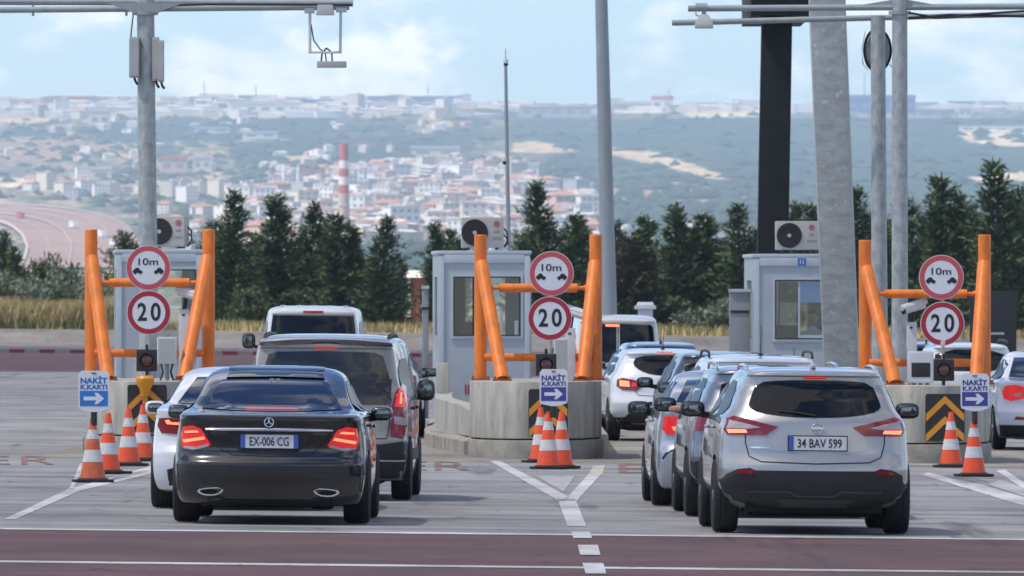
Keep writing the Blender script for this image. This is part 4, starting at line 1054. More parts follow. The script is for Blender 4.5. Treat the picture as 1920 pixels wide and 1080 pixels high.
def disc(mb, c, r, y0, y1, n=48):
    mb.prism([(c[0] + r * math.cos(2 * math.pi * i / n), c[1] + r * math.sin(2 * math.pi * i / n)) for i in range(n)], y0, y1)
def ring(mb, r0, r1, y0, y1, n=48):
    vs = []; fs = []
    for i in range(n):
        a = 2 * math.pi * i / n; c_, s_ = math.cos(a), math.sin(a)
        vs += [(r0 * c_, y0, r0 * s_), (r1 * c_, y0, r1 * s_), (r1 * c_, y1, r1 * s_), (r0 * c_, y1, r0 * s_)]
    for i in range(n):
        j = (i + 1) % n
        for a, b in ((0, 1), (1, 2), (2, 3), (3, 0)): fs.append((4 * i + a, 4 * i + b, 4 * j + b, 4 * j + a))
    mb.add(vs, fs)
PLACE = ['on the left island', 'on the middle island', 'on the right island']
def round_sign(k, u, v, dia, kind):
    D = 146.9 if kind == '20' else 147.0
    p = at(u, v, D); r0 = dia / 2
    nm = 'speed_limit_sign' if kind == '20' else 'distance_sign'
    lab = ('round white 20 sign with dark red rim ' if kind == '20' else 'round 10m distance sign with faded pink rim ') + PLACE[k]
    r = thing(nm, lab, 'road sign', p, group='round 20 signs' if kind == '20' else 'round 10m signs')
    mb = MB(); disc(mb, (0, 0), r0, 0, .012); mb.build('backing', 'sign_edge', r)
    mb = MB(); ring(mb, r0 * .745, r0 * .965, -.003, .001); mb.build('rim', 'sign_red' if kind == '20' else 'sign_pink', r)
    mb = MB(); disc(mb, (0, 0), r0 * .745, -.002, .001); mb.build('face', 'sign_white', r)
    if kind == '20':
        text('numerals', '2', r0 * .43, r0 * .82, 'ink', r, (-r0 * .30, -.003, 0.01), .022); text('numerals', '0', r0 * .46, r0 * .84, 'ink', r, (r0 * .31, -.003, 0.01), .022)
        if k == 2:
            mb = MB(); mb.prism([(-.03, -r0 * .97), (.03, -r0 * .97), (.045, -r0 * .73), (-.02, -r0 * .73)], -.005, -.0031); mb.build('sticker', 'sign_edge', r)
    else:
        text('lettering', '10m', r0 * .88, r0 * .32, 'ink', r, (0, -.003, r0 * .27), .012)
        for sg in (-1, 1):
            c_ = [(-.13, -.03), (-.13, .0), (-.10, .012), (-.075, .045), (-.04, .045), (-.015, .018), (.0, .012), (.004, -.02), (-.012, -.026), (-.02, -.045), (-.04, -.045), (-.048, -.027), (-.085, -.027), (-.092, -.045), (-.112, -.045), (-.118, -.03)]
            pts = [(sg * (x + .0) , z) for x, z in c_]
            mb = MB(); mb.prism([(x + sg * (-.0) + (-.085 if sg < 0 else .085) * 0 + sg * .21, z - .045) for x, z in [(sg * sg * 0 + sg * a, b) for a, b in c_]], -.005, -.0021)
            mb.build('car_symbol', 'ink', r)
    return r
for k, (a, b) in enumerate((((278, 502), (279, 586)), ((1034, 513), (1031, 597)), ((1765, 520), (1767, 607)))):
    round_sign(k, *a, .62, '10'); round_sign(k, *b, .61, '20')
    # slim post that carries both signs
    p = at(b[0] + 1, b[1], 147.08); top = at(a[0], a[1], 147).z + .2
    po = thing('sign_post', 'slim grey post behind the 10m and 20 signs ' + PLACE[k], 'post', (p.x, p.y, TOPS[k]), group='sign posts')
    mb = MB(); mb.bar((0, 0, 0), (0, 0, top - TOPS[k]), .022, n=10); mb.build('pole', 'galv', po)
    mb = MB(); mb.box((0, -.02, p.z - TOPS[k]), (.16, .02, .03)); mb.box((0, -.02, top - .2 - TOPS[k]), (.16, .02, .03)); mb.build('clamp', 'galv', po)

for k, (u, v) in enumerate(((275, 676), (1024, 684), (1770, 694))):
    p = at(u, v, 146.9)
    r = thing('signal_lamp', 'unlit square black signal lamp with a dark red lens ' + PLACE[k], 'signal lamp', p, group='signal lamps')
    mb = MB(); mb.box((0, .06, 0), (.285, .12, .30)); mb.build('housing', 'chev_black', r, bevel=.012)
    mb = MB(); ring(mb, .095, .118, -.05, 0); mb.build('hood', 'black_plastic', r)
    mb = MB(); mb.sell((0, 0, 0), (.094, .022, .094), 1.0); mb.build('lens', 'lens_dark', r)
    mb = MB(); mb.bar((0, .06, -.15), (0, .06, TOPS[k] - p.z), .02, n=8); mb.bar((0, .06, .15), (0, .06, .22), .02, n=8); mb.build('stem', 'black_plastic', r)
for k, (u, v, w, h) in enumerate(((313, 657, 36, 50), (1052, 676, 26, 78), (1726, 698, 48, 60))):
    s_ = FPX / 148.2; p = at(u, v + h / 2, 148.2)
    r = thing('control_cabinet', ['small white control cabinet beside the left signal lamp', 'narrow white control cabinet right of the middle signal lamp', 'white control cabinet with a black panel left of the right signal lamp'][k], 'cabinet', (p.x, p.y, TOPS[k]), group='control cabinets')
    base = max(0.02, p.z - TOPS[k])
    mb = MB(); mb.box((0, 0, base + h / s_ / 2), (w / s_, .22, h / s_)); mb.build('cabinet_body', 'box_white', r, bevel=.01)
    mb = MB(); mb.box((0, -.112, base + h / s_ / 2), (w / s_ * .86, .006, h / s_ * .88)); mb.build('cabinet_door', 'box_grey' if k != 2 else 'box_white', r)
    if k == 2:
        mb = MB(); mb.box((.0, -.118, base + h / s_ * .42), (.26, .012, .2)); mb.build('black_panel', 'chev_black', r, bevel=.006)
    mb = MB()
    for a in (-1, 1): mb.tube([(a * w / s_ * .3, 0, base), (a * w / s_ * .2, -.03, base * .5), (a * w / s_ * .34, -.02, 0)], .014)
    mb.build('cable', 'cable', r)
    mb = MB(); mb.bar((.0, .05, 0), (.0, .05, base + .02), .03, n=8); mb.build('pedestal', 'galv', r)

for k, (u, v) in enumerate(((352, 553), (1040, 590), (1716, 577))):
    if k == 1: p = at(1076, 588, 149)
    else: p = at(u, v, 149)
    r = thing('camera_post', ['white bullet camera on a post right of the left 20 sign', 'white camera on a post behind the middle 20 sign', 'white bullet camera left of the right 20 sign'][k], 'camera', (p.x, p.y, TOPS[k]), group='cameras on posts')
    z = p.z - TOPS[k]
    mb = MB(); mb.box((-.05, 0, z / 2 - .1), (.14, .12, z - .2)); mb.build('column', 'box_white', r, bevel=.01)
    sg = 1 if k != 2 else -1
    mb = MB(); mb.bar((-.12 * sg, 0, z + .05), (.16 * sg, -.14, z - .04), .062, .055, 14); mb.bar((-.15 * sg, 0, z + .10), (.20 * sg, -.17, z - .01), .052, .045, 8); mb.build('camera_body', 'box_white', r)
    mb = MB(); mb.bar((.155 * sg, -.138, z - .038), (.185 * sg, -.155, z - .05), .046, .046, 14); mb.build('lens', 'chev_black', r)
    mb = MB(); mb.bar((-.05, 0, z - .2), (-.02, 0, z), .03, n=8); mb.bar((-.05, 0, z - .2), (-.06, -.02, z - .3), .05, n=8); mb.build('bracket', 'chev_black', r)

# chevron boards on the noses
for k, (u, v) in enumerate(((276, 766), (1028, 774), (1772, 783))):
    p = at(u, v, 146.05); w, h = .54, .65
    r = thing('chevron_board', ['black and amber chevron board under an orange lamp on the left island', 'black and amber chevron board behind the clustered cones', 'black and amber chevron board fully visible on the right island'][k], 'chevron board', p, group='chevron boards')
    mb = MB(); mb.prism(chaikin([(-w / 2, -h / 2), (w / 2, -h / 2), (w / 2, h / 2), (-w / 2, h / 2)], 2, .04), 0, .02); mb.build('board', 'chev_black', r)
    mb = MB()
    for z in (.30, .02):
        t = .105
        mb.prism([(0, z), (w / 2 - .01, z - .25), (w / 2 - .01, z - .25 - t), (0, z - t * 1.0)] if z - .25 - t > -h / 2 else [(0, z), (.262, z - .25), (.262, -h / 2 + .01), (.24, -h / 2 + .01), (0, z - t)], -.004, -.0005)
        mb.prism([(0, z), (0, z - t), (-w / 2 + .01, z - .25 - t), (-w / 2 + .01, z - .25)] if z - .25 - t > -h / 2 else [(0, z), (0, z - t), (-.24, -h / 2 + .01), (-.262, -h / 2 + .01), (-.262, z - .25)], -.004, -.0005)
    mb.build('chevrons', 'chev_yellow', r)
p = at(272, 722, 145.95)
r = thing('warning_lamp', 'orange warning lamp standing on top of the left chevron board', 'warning lamp', p)
mb = MB(); mb.lathe([(.03, -.16), (.06, -.15), (.075, -.06), (.12, .02), (.125, .09), (.10, .125), (.06, .13)], n=20); mb.build('lamp_dome', 'chev_yellow', r)
mb = MB(); mb.box((0, .03, -.20), (.07, .05, .12)); mb.build('bracket', 'chev_yellow', r)

# ------------------------------------------------------------------ cones and their signs
def cone_meshes():
    H = .735; r0, r1 = .150, .030
    rad = lambda z: r0 + (r1 - r0) * (z - .045) / (H - .045)
    def seg(z0, z1, e=0.0, closed=False):
        mb = MB(); mb.lathe([(rad(z0) + e, z0), (rad(z1) + e, z1)] + ([(rad(z1) * .6, z1 + .004)] if closed else []), n=28); return mb
    b = MB()
    b.slab(chaikin([(-.235, -.235), (.235, -.235), (.235, .235), (-.235, .235)], 2, .10), 0, .03); b.lathe([(.19, .03), (.165, .048), (.1, .05)], n=28)
    return {'base': b, 'body': seg(.045, H, 0, True), 'band_low': seg(.235, .375, .0025), 'band_high': seg(.50, .61, .0025)}
CM = cone_meshes()
proto = {}
def cone(u, v, label, colour='cone', tall=1.0, rz=0.0):
    p = gp(u, v - 4)
    r = thing('traffic_cone', label, 'traffic cone', p, rz, 'orange traffic cones')
    if colour not in proto:
        proto[colour] = (CM['body'].build('cone_body', colour, r), CM['base'].build('rubber_base', 'rubber', r), CM['band_low'].build('white_band', 'cone_white', r), CM['band_high'].build('white_band', 'cone_white', r))
    else:
        for o in proto[colour]:
            c_ = o.copy(); COL.objects.link(c_); c_.parent = r
    r.scale = (1, 1, tall)
    return r
c1 = cone(174, 908, 'faded orange cone with the leftmost arrow sign on top', 'cone_old', 1.0, .1)
cone(203, 892, 'orange cone just right of the leftmost arrow sign', 'cone', 1.0, .5)
cone(241, 877, 'wide orange cone under the left chevron board', 'cone', 1.0, .2)
cone(268, 868, 'orange cone nearest to the white half hidden saloon', 'cone', 1.0, .0)
cone(1014, 871, 'rearmost orange cone of the middle cluster', 'cone', 1.0, .2)
c2 = cone(1028, 883, 'front left orange cone of the middle cluster', 'cone', 1.0, .05)
cone(1053, 882, 'front right orange cone of the middle cluster', 'cone', 1.0, -.1)
cone(1783, 880, 'orange cone standing before the right chevron board', 'cone', 1.0, .05)
c3 = cone(1826, 897, 'orange cone carrying the rightmost arrow sign', 'cone', 1.0, .1)
def arrow_sign(u, v, base, violet, label, w=.36, h=.48):
    D = base.location.y - .06 if base else 0
    p = at(u, v, D)
    r = thing('arrow_sign', label, 'arrow sign', p, group='NAKIT arrow signs')
    mb = MB(); mb.prism(chaikin([(-w / 2, -h / 2 + .045), (-w * .3, -h / 2 + .02), (0, -h / 2), (w * .3, -h / 2 + .02), (w / 2, -h / 2 + .045), (w / 2, h / 2), (-w / 2, h / 2)], 1, .1), 0, .012); mb.build('board', 'sign_white', r)
    lm = 'letter_violet' if violet else 'letter_blue'
    text('lettering', 'NAKİT', w * .86, h * .19, lm, r, (0, -.001, h * .285), .035)
    text('lettering', 'K.KARTI', w * .86, h * .12, lm, r, (0, -.001, h * .105), .035)
    mb = MB(); mb.box((0, -.001, -h * .17), (w * .9, .004, h * .37)); mb.build('arrow_panel', 'sign_violet' if violet else 'sign_blue', r)
    mb = MB(); z = -h * .17; a = w * .33
    mb.prism([(-a, z - .022), (a * .25, z - .022), (a * .05, z - .065), (a * .38, z - .065), (a, z), (a * .38, z + .065), (a * .05, z + .065), (a * .25, z + .022), (-a, z + .022)], -.006, -.0031); mb.build('arrow', 'sign_white', r)
    mb = MB(); b0 = base.location.z + .66 - p.z; mb.lathe([(.036, b0), (.036, -h / 2 + .0), (.02, -h / 2 + .03), (.02, h * .3)], (0, .04, 0), 12); mb.build('socket', 'black_plastic', r)
    mb = MB(); mb.box((0, -.004, h / 2 - .03), (.05, .008, .018)); mb.build('clip', 'rust', r)
arrow_sign(176, 734, c1, False, 'bright blue arrow sign reading NAKİT K.KARTI on the leftmost cone')
arrow_sign(1038, 727, c2, True, 'violet arrow sign reading NAKİT K.KARTI above the middle cones')
arrow_sign(1828, 736, c3, True, 'violet arrow sign reading NAKİT K.KARTI on the rightmost cone')

# ------------------------------------------------------------------ booths and their air conditioners
M['reflection_panel'] = mat('brown_reflection', (.13, .055, .035), .8, var=.3)
pane = bpy.data.materials.new('clear_pane'); pane.use_nodes = True
nt = pane.node_tree; nt.nodes.clear(); ou = nt.nodes.new('ShaderNodeOutputMaterial'); mxs = nt.nodes.new('ShaderNodeMixShader'); tr = nt.nodes.new('ShaderNodeBsdfTransparent'); gl = nt.nodes.new('ShaderNodeBsdfGlossy')
tr.inputs['Color'].default_value = (.93, .95, .95, 1); gl.inputs['Roughness'].default_value = .03; fz = nt.nodes.new('ShaderNodeFresnel'); fz.inputs['IOR'].default_value = 1.6
nt.links.new(fz.outputs[0], mxs.inputs[0]); nt.links.new(tr.outputs[0], mxs.inputs[1]); nt.links.new(gl.outputs[0], mxs.inputs[2]); nt.links.new(mxs.outputs[0], ou.inputs['Surface'])
M['pane'] = pane
def booth(k, uc, vtop, wpx, label, win, slab=.26):
    D = 172.0; s_ = FPX / D; x = (uc - 960) / s_; z0 = gz(CX[k]) + slab - .002
    top = CAMZ - (vtop - VH) / s_; H = top - z0; w = wpx / s_; dp = 2.1
    r = thing('toll_booth', label, 'booth', (x, D, z0), R(3), 'grey toll booths')
    wl, wr_, wb, wt = win
    X0, X1, Z0, Z1 = -w / 2 + wl * w, -w / 2 + wr_ * w, wb * H, wt * H
    mb = MB(); e_ = .05; Ht = H - .06
    fr = [(-w/2, 0), (w/2, 0), (w/2, Ht), (-w/2, Ht), (X0, Z0), (X1, Z0), (X1, Z1), (X0, Z1)]
    def holed(A, B_, t0, t1, e):
        A, B_ = Vector(A), Vector(B_); P_ = lambda t, z, o=0: (A.x + (B_.x - A.x) * t, A.y + (B_.y - A.y) * t, z)
        n_ = Vector((-(B_ - A).y, (B_ - A).x)).normalized() * e
        vv = [P_(0, 0), P_(1, 0), P_(1, Ht), P_(0, Ht), P_(t0, Z0), P_(t1, Z0), P_(t1, Z1), P_(t0, Z1)]
        vv += [(a + n_.x, b + n_.y, c_) for a, b, c_ in vv]
        mb.add(vv, [(0, 1, 5, 4), (1, 2, 6, 5), (2, 3, 7, 6), (3, 0, 4, 7), (9, 8, 12, 13), (10, 9, 13, 14), (11, 10, 14, 15), (8, 11, 15, 12), (4, 5, 13, 12), (5, 6, 14, 13), (6, 7, 15, 14), (7, 4, 12, 15)])
    holed((-w/2, 0), (w/2, 0), (X0 + w/2) / w, (X1 + w/2) / w, .05)
    holed((w/2, .051), (w/2, dp - .051), .18, .86, .05); holed((w/2, dp), (-w/2, dp), .2, .8, .05); holed((-w/2, dp - .051), (-w/2, .051), .3, .8, .05)
    mb.box((0, dp / 2, .03), (w - .102, dp - .102, .05)); mb.box((0, dp / 2, Ht - .03), (w - .102, dp - .102, .05))
    mb.build('shell', 'booth', r, smooth=0, recalc=False)
    for c_, s_z in (((w/2 - .025, dp * .52, (Z0 + Z1) / 2), (.006, (dp - .1) * .68, Z1 - Z0)), ((-w/2 + .025, dp * .45, (Z0 + Z1) / 2), (.006, (dp - .1) * .5, Z1 - Z0)), ((0, dp - .025, (Z0 + Z1) / 2), (w * .6, .006, Z1 - Z0))):
        mb = MB(); mb.box(c_, s_z); mb.build('side_pane', 'pane', r)
    mb = MB(); mb.box((-w * .24, dp - .06, (Z0 + Z1) / 2), (.30, .02, (Z1 - Z0) * 1.05)); mb.build('reflection_panel', 'reflection_panel', r)  # brown panel added to imitate the brownish reflection in the windows
    mb = MB(); mb.box((0, .35, Z0 - .12), (w - .12, .5, .04)); mb.build('desk', 'grey_plastic', r)
    mb = MB(); mb.box((X0 + (X1 - X0) * .25, .38, Z0 + .10), (.34, .03, .24)); mb.box((X0 + (X1 - X0) * .25, .42, Z0 - .04), (.05, .03, .14)); mb.build('monitor', 'chev_black', r)
    mb = MB(); mb.box((0, dp / 2, H - .03), (w + .05, dp + .06, .06)); mb.build('roof', 'booth_trim', r, bevel=.012)
    mb = MB()
    for sg in (-1, 1): mb.box((sg * (w / 2 - .045), -.012, H / 2 - .04), (.09, .03, H - .09))
    mb.box((0, -.012, H - .13), (w - .185, .03, .14)); mb.build('frame', 'booth_trim', r, bevel=.006)
    mb = MB()
    for a, b_, c_, d in ((X0 - .05, Z0 - .05, X1 + .05, Z0), (X0 - .05, Z1, X1 + .05, Z1 + .05), (X0 - .05, Z0, X0, Z1), (X1, Z0, X1 + .05, Z1)):
        mb.box(((a + c_) / 2, -.014, (b_ + d) / 2), (c_ - a, .034, d - b_))
    wf = mb.build('window_frame', 'booth_trim', r)
    mb = MB(); mb.box(((X0 + X1) / 2, .012, (Z0 + Z1) / 2), (X1 - X0 - .004, .008, Z1 - Z0 - .004)); mb.build('window_glass', 'pane', wf)
    mb = MB()
    for a, b_, c_, d in ((X0 - .006, Z0 - .006, X1 + .006, Z0 + .012), (X0 - .006, Z1 - .012, X1 + .006, Z1 + .006), (X0 - .006, Z0 + .012, X0 + .012, Z1 - .012), (X1 - .012, Z0 + .012, X1 + .006, Z1 - .012)):
        mb.box(((a + c_) / 2, -.034, (b_ + d) / 2), (c_ - a, .01, d - b_))
    mb.build('rubber_seal', 'chev_black', wf)
    mb = MB()
    for q in range(5): mb.box((w * .28, -.005, H * .10 + q * .035), (.26, .012, .014))
    mb.build('vent_grille', 'booth_grey', r)
    mb = MB(); mb.bar((w / 2 + .02, .3, .0), (w / 2 + .02, .3, H * .95), .018, n=8); mb.build('conduit', 'box_grey', r)
    if k == 1:
        mb = MB(); mb.box((X0 + (X1 - X0) * .30, -.010, (Z0 + Z1) / 2), (.035, .012, Z1 - Z0)); mb.build('mullion', 'chev_black', wf)
        mb = MB(); mb.box((X0 + (X1 - X0) * .72, -.011, Z0 + (Z1 - Z0) * .2), (.05, .012, (Z1 - Z0) * .4)); mb.box((X1 - .06, -.011, Z0 + .12), (.06, .012, .24)); mb.build('notice', 'box_grey', wf)
        mb = MB()
        for a in (-.30, -.25, .16, .21): mb.box((a, -.004, .50), (.022, .012, .16))
        mb.build('red_mark', 'sign_red', r)
    if k == 2:
        mb = MB(); mb.box((X0 + (X1 - X0) * .70, -.010, Z0 + (Z1 - Z0) * .80), ((X1 - X0) * .58, .012, (Z1 - Z0) * .36)); mb.build('sky_reflection', 'p_blue', wf)  # blue panel stands in for sky reflected in the upper pane
        mb = MB(); mb.box((X0 + (X1 - X0) * .42, -.010, (Z0 + Z1) / 2), (.03, .014, Z1 - Z0)); mb.box((X0 + (X1 - X0) * .72, -.012, Z0 + .03), ((X1 - X0) * .55, .012, .06)); mb.build('mullion', 'booth_trim', wf)
        mb = MB(); mb.box((.13, -.031, H - .13), (.13, .010, .12)); n_ = mb.build('number_plate', 'letter_blue', r); text('numerals', '11', .055, .075, 'sign_white', n_, (.13, -.037, H - .13), .01)
    if k != 0:
        mb = MB(); mb.box((-w / 2 - .19, .5, H * .40), (.34 if k == 2 else .10, .05, H * .78)); d_ = mb.build('side_door', 'booth_grey', r, bevel=.01)
        mb = MB()
        for zz in (.30, .66): mb.box((-w / 2 - .19, .47, H * zz), (.30 if k == 2 else .12, .02, .04))
        mb.build('door_hinge', 'chev_black', d_)
        mb = MB(); mb.box((-w / 2 - .19, .47, H * .785), (.36 if k == 2 else .12, .06, .05)); mb.build('door_rail', 'booth_trim', d_)
    mb = MB(); mb.box((0, -.006, H * .25), (.012, .010, H * .40)); mb.build('panel_joint', 'booth_grey', r)
    return r, x, D, top
B = [booth(0, 298, 468, 160, 'light grey toll booth behind the left orange frame', (.30, .93, .38, .88)),
     booth(1, 908, 470, 172, 'light grey toll booth behind the middle orange frame', (.165, .89, .50, .845)),
     booth(2, 1488, 476, 150, 'light grey toll booth with a small blue number sign, behind the pale leaning column', (.27, .98, .50, .845))]
# attendant seated at the right booth's window
M['shirt'] = mat('pale_shirt', (.62, .66, .70), .8, var=.1); M['hair'] = mat('dark_hair', (.015, .012, .010), .7); M['trousers'] = mat('dark_trousers', (.02, .022, .03), .8)
bx, bD, bz = B[2][1], B[2][2], B[2][0].location.z
pr = thing('person', 'attendant in a pale shirt seated behind the right booth window', 'person', (bx + .33, bD + .85, bz + .93))
me = bpy.data.meshes.new('body')
J = [(0, 0, 0, .15), (0, .02, .25, .15), (0, 0, .46, .15), (0, 0, .58, .065), (0, -.01, .66, .062), (-.20, 0, .50, .07), (-.26, -.10, .26, .052), (-.16, -.33, .24, .036), (-.13, -.40, .24, .032), (.20, 0, .50, .07), (.26, -.10, .26, .052), (.16, -.33, .24, .036), (.13, -.40, .24, .032),
     (-.10, -.10, -.02, .09), (-.12, -.42, .0, .075), (-.12, -.44, -.40, .05), (-.12, -.56, -.43, .04), (.10, -.10, -.02, .09), (.12, -.42, .0, .075), (.12, -.44, -.40, .05), (.12, -.56, -.43, .04)]
me.from_pydata([j[:3] for j in J], [(0, 1), (1, 2), (2, 3), (3, 4), (2, 5), (5, 6), (6, 7), (7, 8), (2, 9), (9, 10), (10, 11), (11, 12), (0, 13), (13, 14), (14, 15), (15, 16), (0, 17), (17, 18), (18, 19), (19, 20)], [])
me.materials.append(M['shirt']); bo = link('body', me, pr); bo.modifiers.new('skin', 'SKIN')
for k_, j in enumerate(J): me.skin_vertices[0].data[k_].radius = (j[3], j[3])
me.skin_vertices[0].data[0].use_root = True
sb = bo.modifiers.new('subdivision', 'SUBSURF'); sb.levels = sb.render_levels = 2
mb = MB(); mb.sell((0, -.02, .765), (.075, .095, .115), .95); mb.sell((0, -.115, .755), (.014, .022, .022), 1.0, 10, 8)
for sg in (-1, 1): mb.sell((sg * .078, -.01, .765), (.012, .025, .034), 1.0, 10, 8)
hd = mb.build('head', 'skin', pr)
mb = MB(); mb.sell((0, .012, .815), (.084, .10, .085), .95); mb.build('hair', 'hair', pr)
for sg in (-1, 1):
    mb = MB(); mb.sell((sg * .030, -.106, .782), (.012, .008, .007), 1.0, 10, 6); mb.build('eye', 'hair', hd)
    mb = MB(); mb.sell((sg * .125, -.44, .24), (.038, .05, .016), .8, 12, 8); ha = mb.build('hand', 'skin', pr)
    for q in range(4):
        mb = MB(); x_ = sg * .125 - .027 + .018 * q; mb.tube([(x_, -.48, .24), (x_, -.525 + .006 * abs(q - 1.5), .243), (x_, -.552 + .008 * abs(q - 1.5), .228)], [.009, .008, .006], 6); mb.build('finger', 'skin', ha)
    mb = MB(); mb.tube([(sg * .125 - sg * .035, -.43, .24), (sg * .125 - sg * .058, -.46, .238), (sg * .125 - sg * .062, -.485, .234)], [.010, .009, .007], 6); mb.build('thumb', 'skin', ha)
mb = MB(); mb.sell((0, -.108, .715), (.024, .008, .006), 1.0, 10, 6); mb.build('mouth', 'brick', hd)

def ac_unit(k, uc, vb, w, h, label, rz, D):
    s_ = FPX / D; p = at(uc, vb, D); W, Hh = w / s_, h / s_
    r = thing('air_conditioner', label, 'air conditioner', (p.x, p.y, p.z), rz, 'air conditioner outdoor units')
    mb = MB(); mb.box((0, .15, Hh / 2 + .03), (W, .30, Hh)); mb.build('casing', 'ac', r, bevel=.012)
    fx = -W * .19; rr = Hh * .43
    mb = MB(); disc(mb, (fx, Hh / 2 + .03), rr, -.012, .0); g = mb.build('fan_grille', 'ac_dark', r)
    mb = MB()
    for q in (.35, .6, .82, 1.0): mb.torus((fx, -.016, Hh / 2 + .03), rr * q, .004, 28, 5)
    for a in range(12): mb.bar((fx, -.016, Hh / 2 + .03), (fx + rr * math.cos(a * math.pi / 6), -.016, Hh / 2 + .03 + rr * math.sin(a * math.pi / 6)), .003, n=5)
    mb.build('guard_wires', 'grey_plastic', g)
    mb = MB(); mb.lathe([(rr * .16, -.022), (rr * .16, -.012)], (fx, 0, Hh / 2 + .03), 16, 'Y'); mb.build('hub', 'ac', g)
    lx = W * .335
    mb = MB(); disc(mb, (lx, Hh * .78 + .03), Hh * .10, -.006, -.001); lg = mb.build('logo_disc', 'logo_red', r)
    mb = MB(); ring(mb, Hh * .055, Hh * .07, -.0085, -.006, 24); lo = mb.build('logo_ring', 'ac', lg); lo.location = (lx, 0, Hh * .78 + .03)
    text('logo_letter', 'L', Hh * .03, Hh * .07, 'ac', lg, (lx - Hh * .012, -.0065, Hh * .785 + .03)); 
    text('logo_lettering', 'LG', Hh * .17, Hh * .09, 'logo_grey', r, (lx, -.002, Hh * .53 + .03), .02)
    mb = MB()
    for zz in (.28, .33): mb.box((lx, -.002, Hh * zz + .03), (W * .22, .004, .006))
    mb.build('vent_line', 'logo_grey', r)
    mb = MB()
    for sg in (-1, 1): mb.box((sg * W * .34, .15, .015), (.05, .32, .03))
    mb.build('foot', 'chev_black', r)
    mb = MB(); mb.tube([(W / 2, .2, Hh * .7), (W / 2 + .06, .2, Hh * .6), (W / 2 + .07, .18, Hh * .3), (W / 2 + .02, .15, .04)], .014); mb.tube([(W / 2, .24, Hh * .5), (W / 2 + .05, .24, Hh * .4), (W / 2 + .09, .22, Hh * .2), (W / 2 - .05, .2, .03)], .012); mb.build('hose', 'cable', r)
ac_unit(0, 312, 466, 70, 57, 'air conditioner half hidden by the left mast', R(-14), 172.8)
ac_unit(1, 905, 468, 79, 57, 'air conditioner on the middle booth, seen over the orange post', 0.04, 172.8)
ac_unit(2, 1495, 472, 80, 54, 'air conditioner in front of the dark column', 0.03, 172.8)

# ------------------------------------------------------------------ masts, gantries, columns
def on(u, v, D): return at(u, v, D)
D = 155.0
r = thing('gantry_mast', 'left galvanised mast with a twin tube arm across the top', 'mast', (at(280, 0, D).x, D, TOPS[0] - .8))
o = r.location
P = lambda u, v, d=D: at(u, v, d) - o
base = Vector((0, 0, .78))
mb = MB(); t0 = P(272.5, -30); mb.bar(base, t0, .138, .126, 24); mb.build('pole', 'galv', r)
mb = MB(); mb.bar(P(-260, 21), P(655, 13), .045, n=12); mb.bar(P(-260, 2, D + .3), P(662, 6, D + .3), .05, n=12); mb.build('arm', 'galv_plain', r)
mb = MB(); mb.bar(P(272, 28), P(272, 22), .19, .19, 20); mb.prism([(P(250, 0).x, P(0, 24).z), (P(296, 0).x, P(0, 24).z), (P(345, 0).x, P(0, 6).z), (P(200, 0).x, P(0, 6).z)], -.16, -.13); mb.build('flange', 'galv_plain', r)
mb = MB()
for u in (62, 237): mb.bar(P(u, 10), P(u, 30), .018, n=8)
mb.build('hanger', 'galv_plain', r)
mb = MB(); mb.tube([P(296, 22, D - .1), P(330, 10, D - .1), P(390, 8, D - .08), P(660, 9, D - .06)], .016); mb.tube([P(250, 26), P(246, 60), P(243, 120)], .010); mb.build('cable', 'cable', r)
for (u0, u1, v0, v1, dy) in ((243, 262, 70, 146, -.12), (286, 299, 70, 152, -.05), (297, 308, 76, 154, -.1)):
    a = P((u0 + u1) / 2, (v0 + v1) / 2)
    bx = tag(None, '', '') if False else None
    mb = MB(); mb.box((0, 0, 0), ((u1 - u0) / FPX * D, .2, (v1 - v0) / FPX * D)); q = mb.build('equipment_box', 'box_grey', r, tuple(a + Vector((0, dy, 0))), bevel=.01)
    mb = MB(); mb.box((0, -.105, 0), ((u1 - u0) / FPX * D * .8, .01, (v1 - v0) / FPX * D * .9)); mb.build('box_door', 'box_grey', q)
    mb = MB(); mb.tube([(0, 0, -(v1 - v0) / FPX * D / 2), (.02, 0, -(v1 - v0) / FPX * D / 2 - .06), (.05, 0, -(v1 - v0) / FPX * D / 2 - .1)], .018); mb.build('cable_gland', 'cable', q)
r2 = thing('antenna_bracket', 'hanging white bracket with a flat antenna bar under the left arm', 'antenna', at(610, 13, D))
o2 = r2.location; Q = lambda u, v: at(u, v, D) - o2
mb = MB(); mb.bar(Q(581, 20), Q(581, 98), .022, n=10); mb.bar(Q(639, 20), Q(638, 98), .022, n=10); mb.bar(Q(578, 98), Q(641, 98), .018, n=10); mb.bar(Q(571, 19), Q(590, 19), .05, n=10); mb.bar(Q(630, 17), Q(650, 17), .05, n=10); mb.build('bracket_frame', 'box_white', r2)
mb = MB(); mb.box(Q(610, 19) + Vector((0, -.1, 0)), (.27, .24, .15), taper=.8); mb.build('reader_box', 'box_grey', r2, bevel=.01)
mb = MB(); mb.box(Q(622, 121), (.43, .14, .095)); mb.build('antenna_bar', 'box_grey', r2, bevel=.01)
mb = MB(); mb.tube([Q(583, 45), Q(588, 75), Q(600, 92), Q(610, 100), Q(612, 116)], .010); mb.tube([Q(612, 90), Q(604, 100), Q(602, 116)], .012); mb.tube([Q(612, 90), Q(622, 98), Q(623, 116)], .012); mb.build('cable', 'cable', r2)

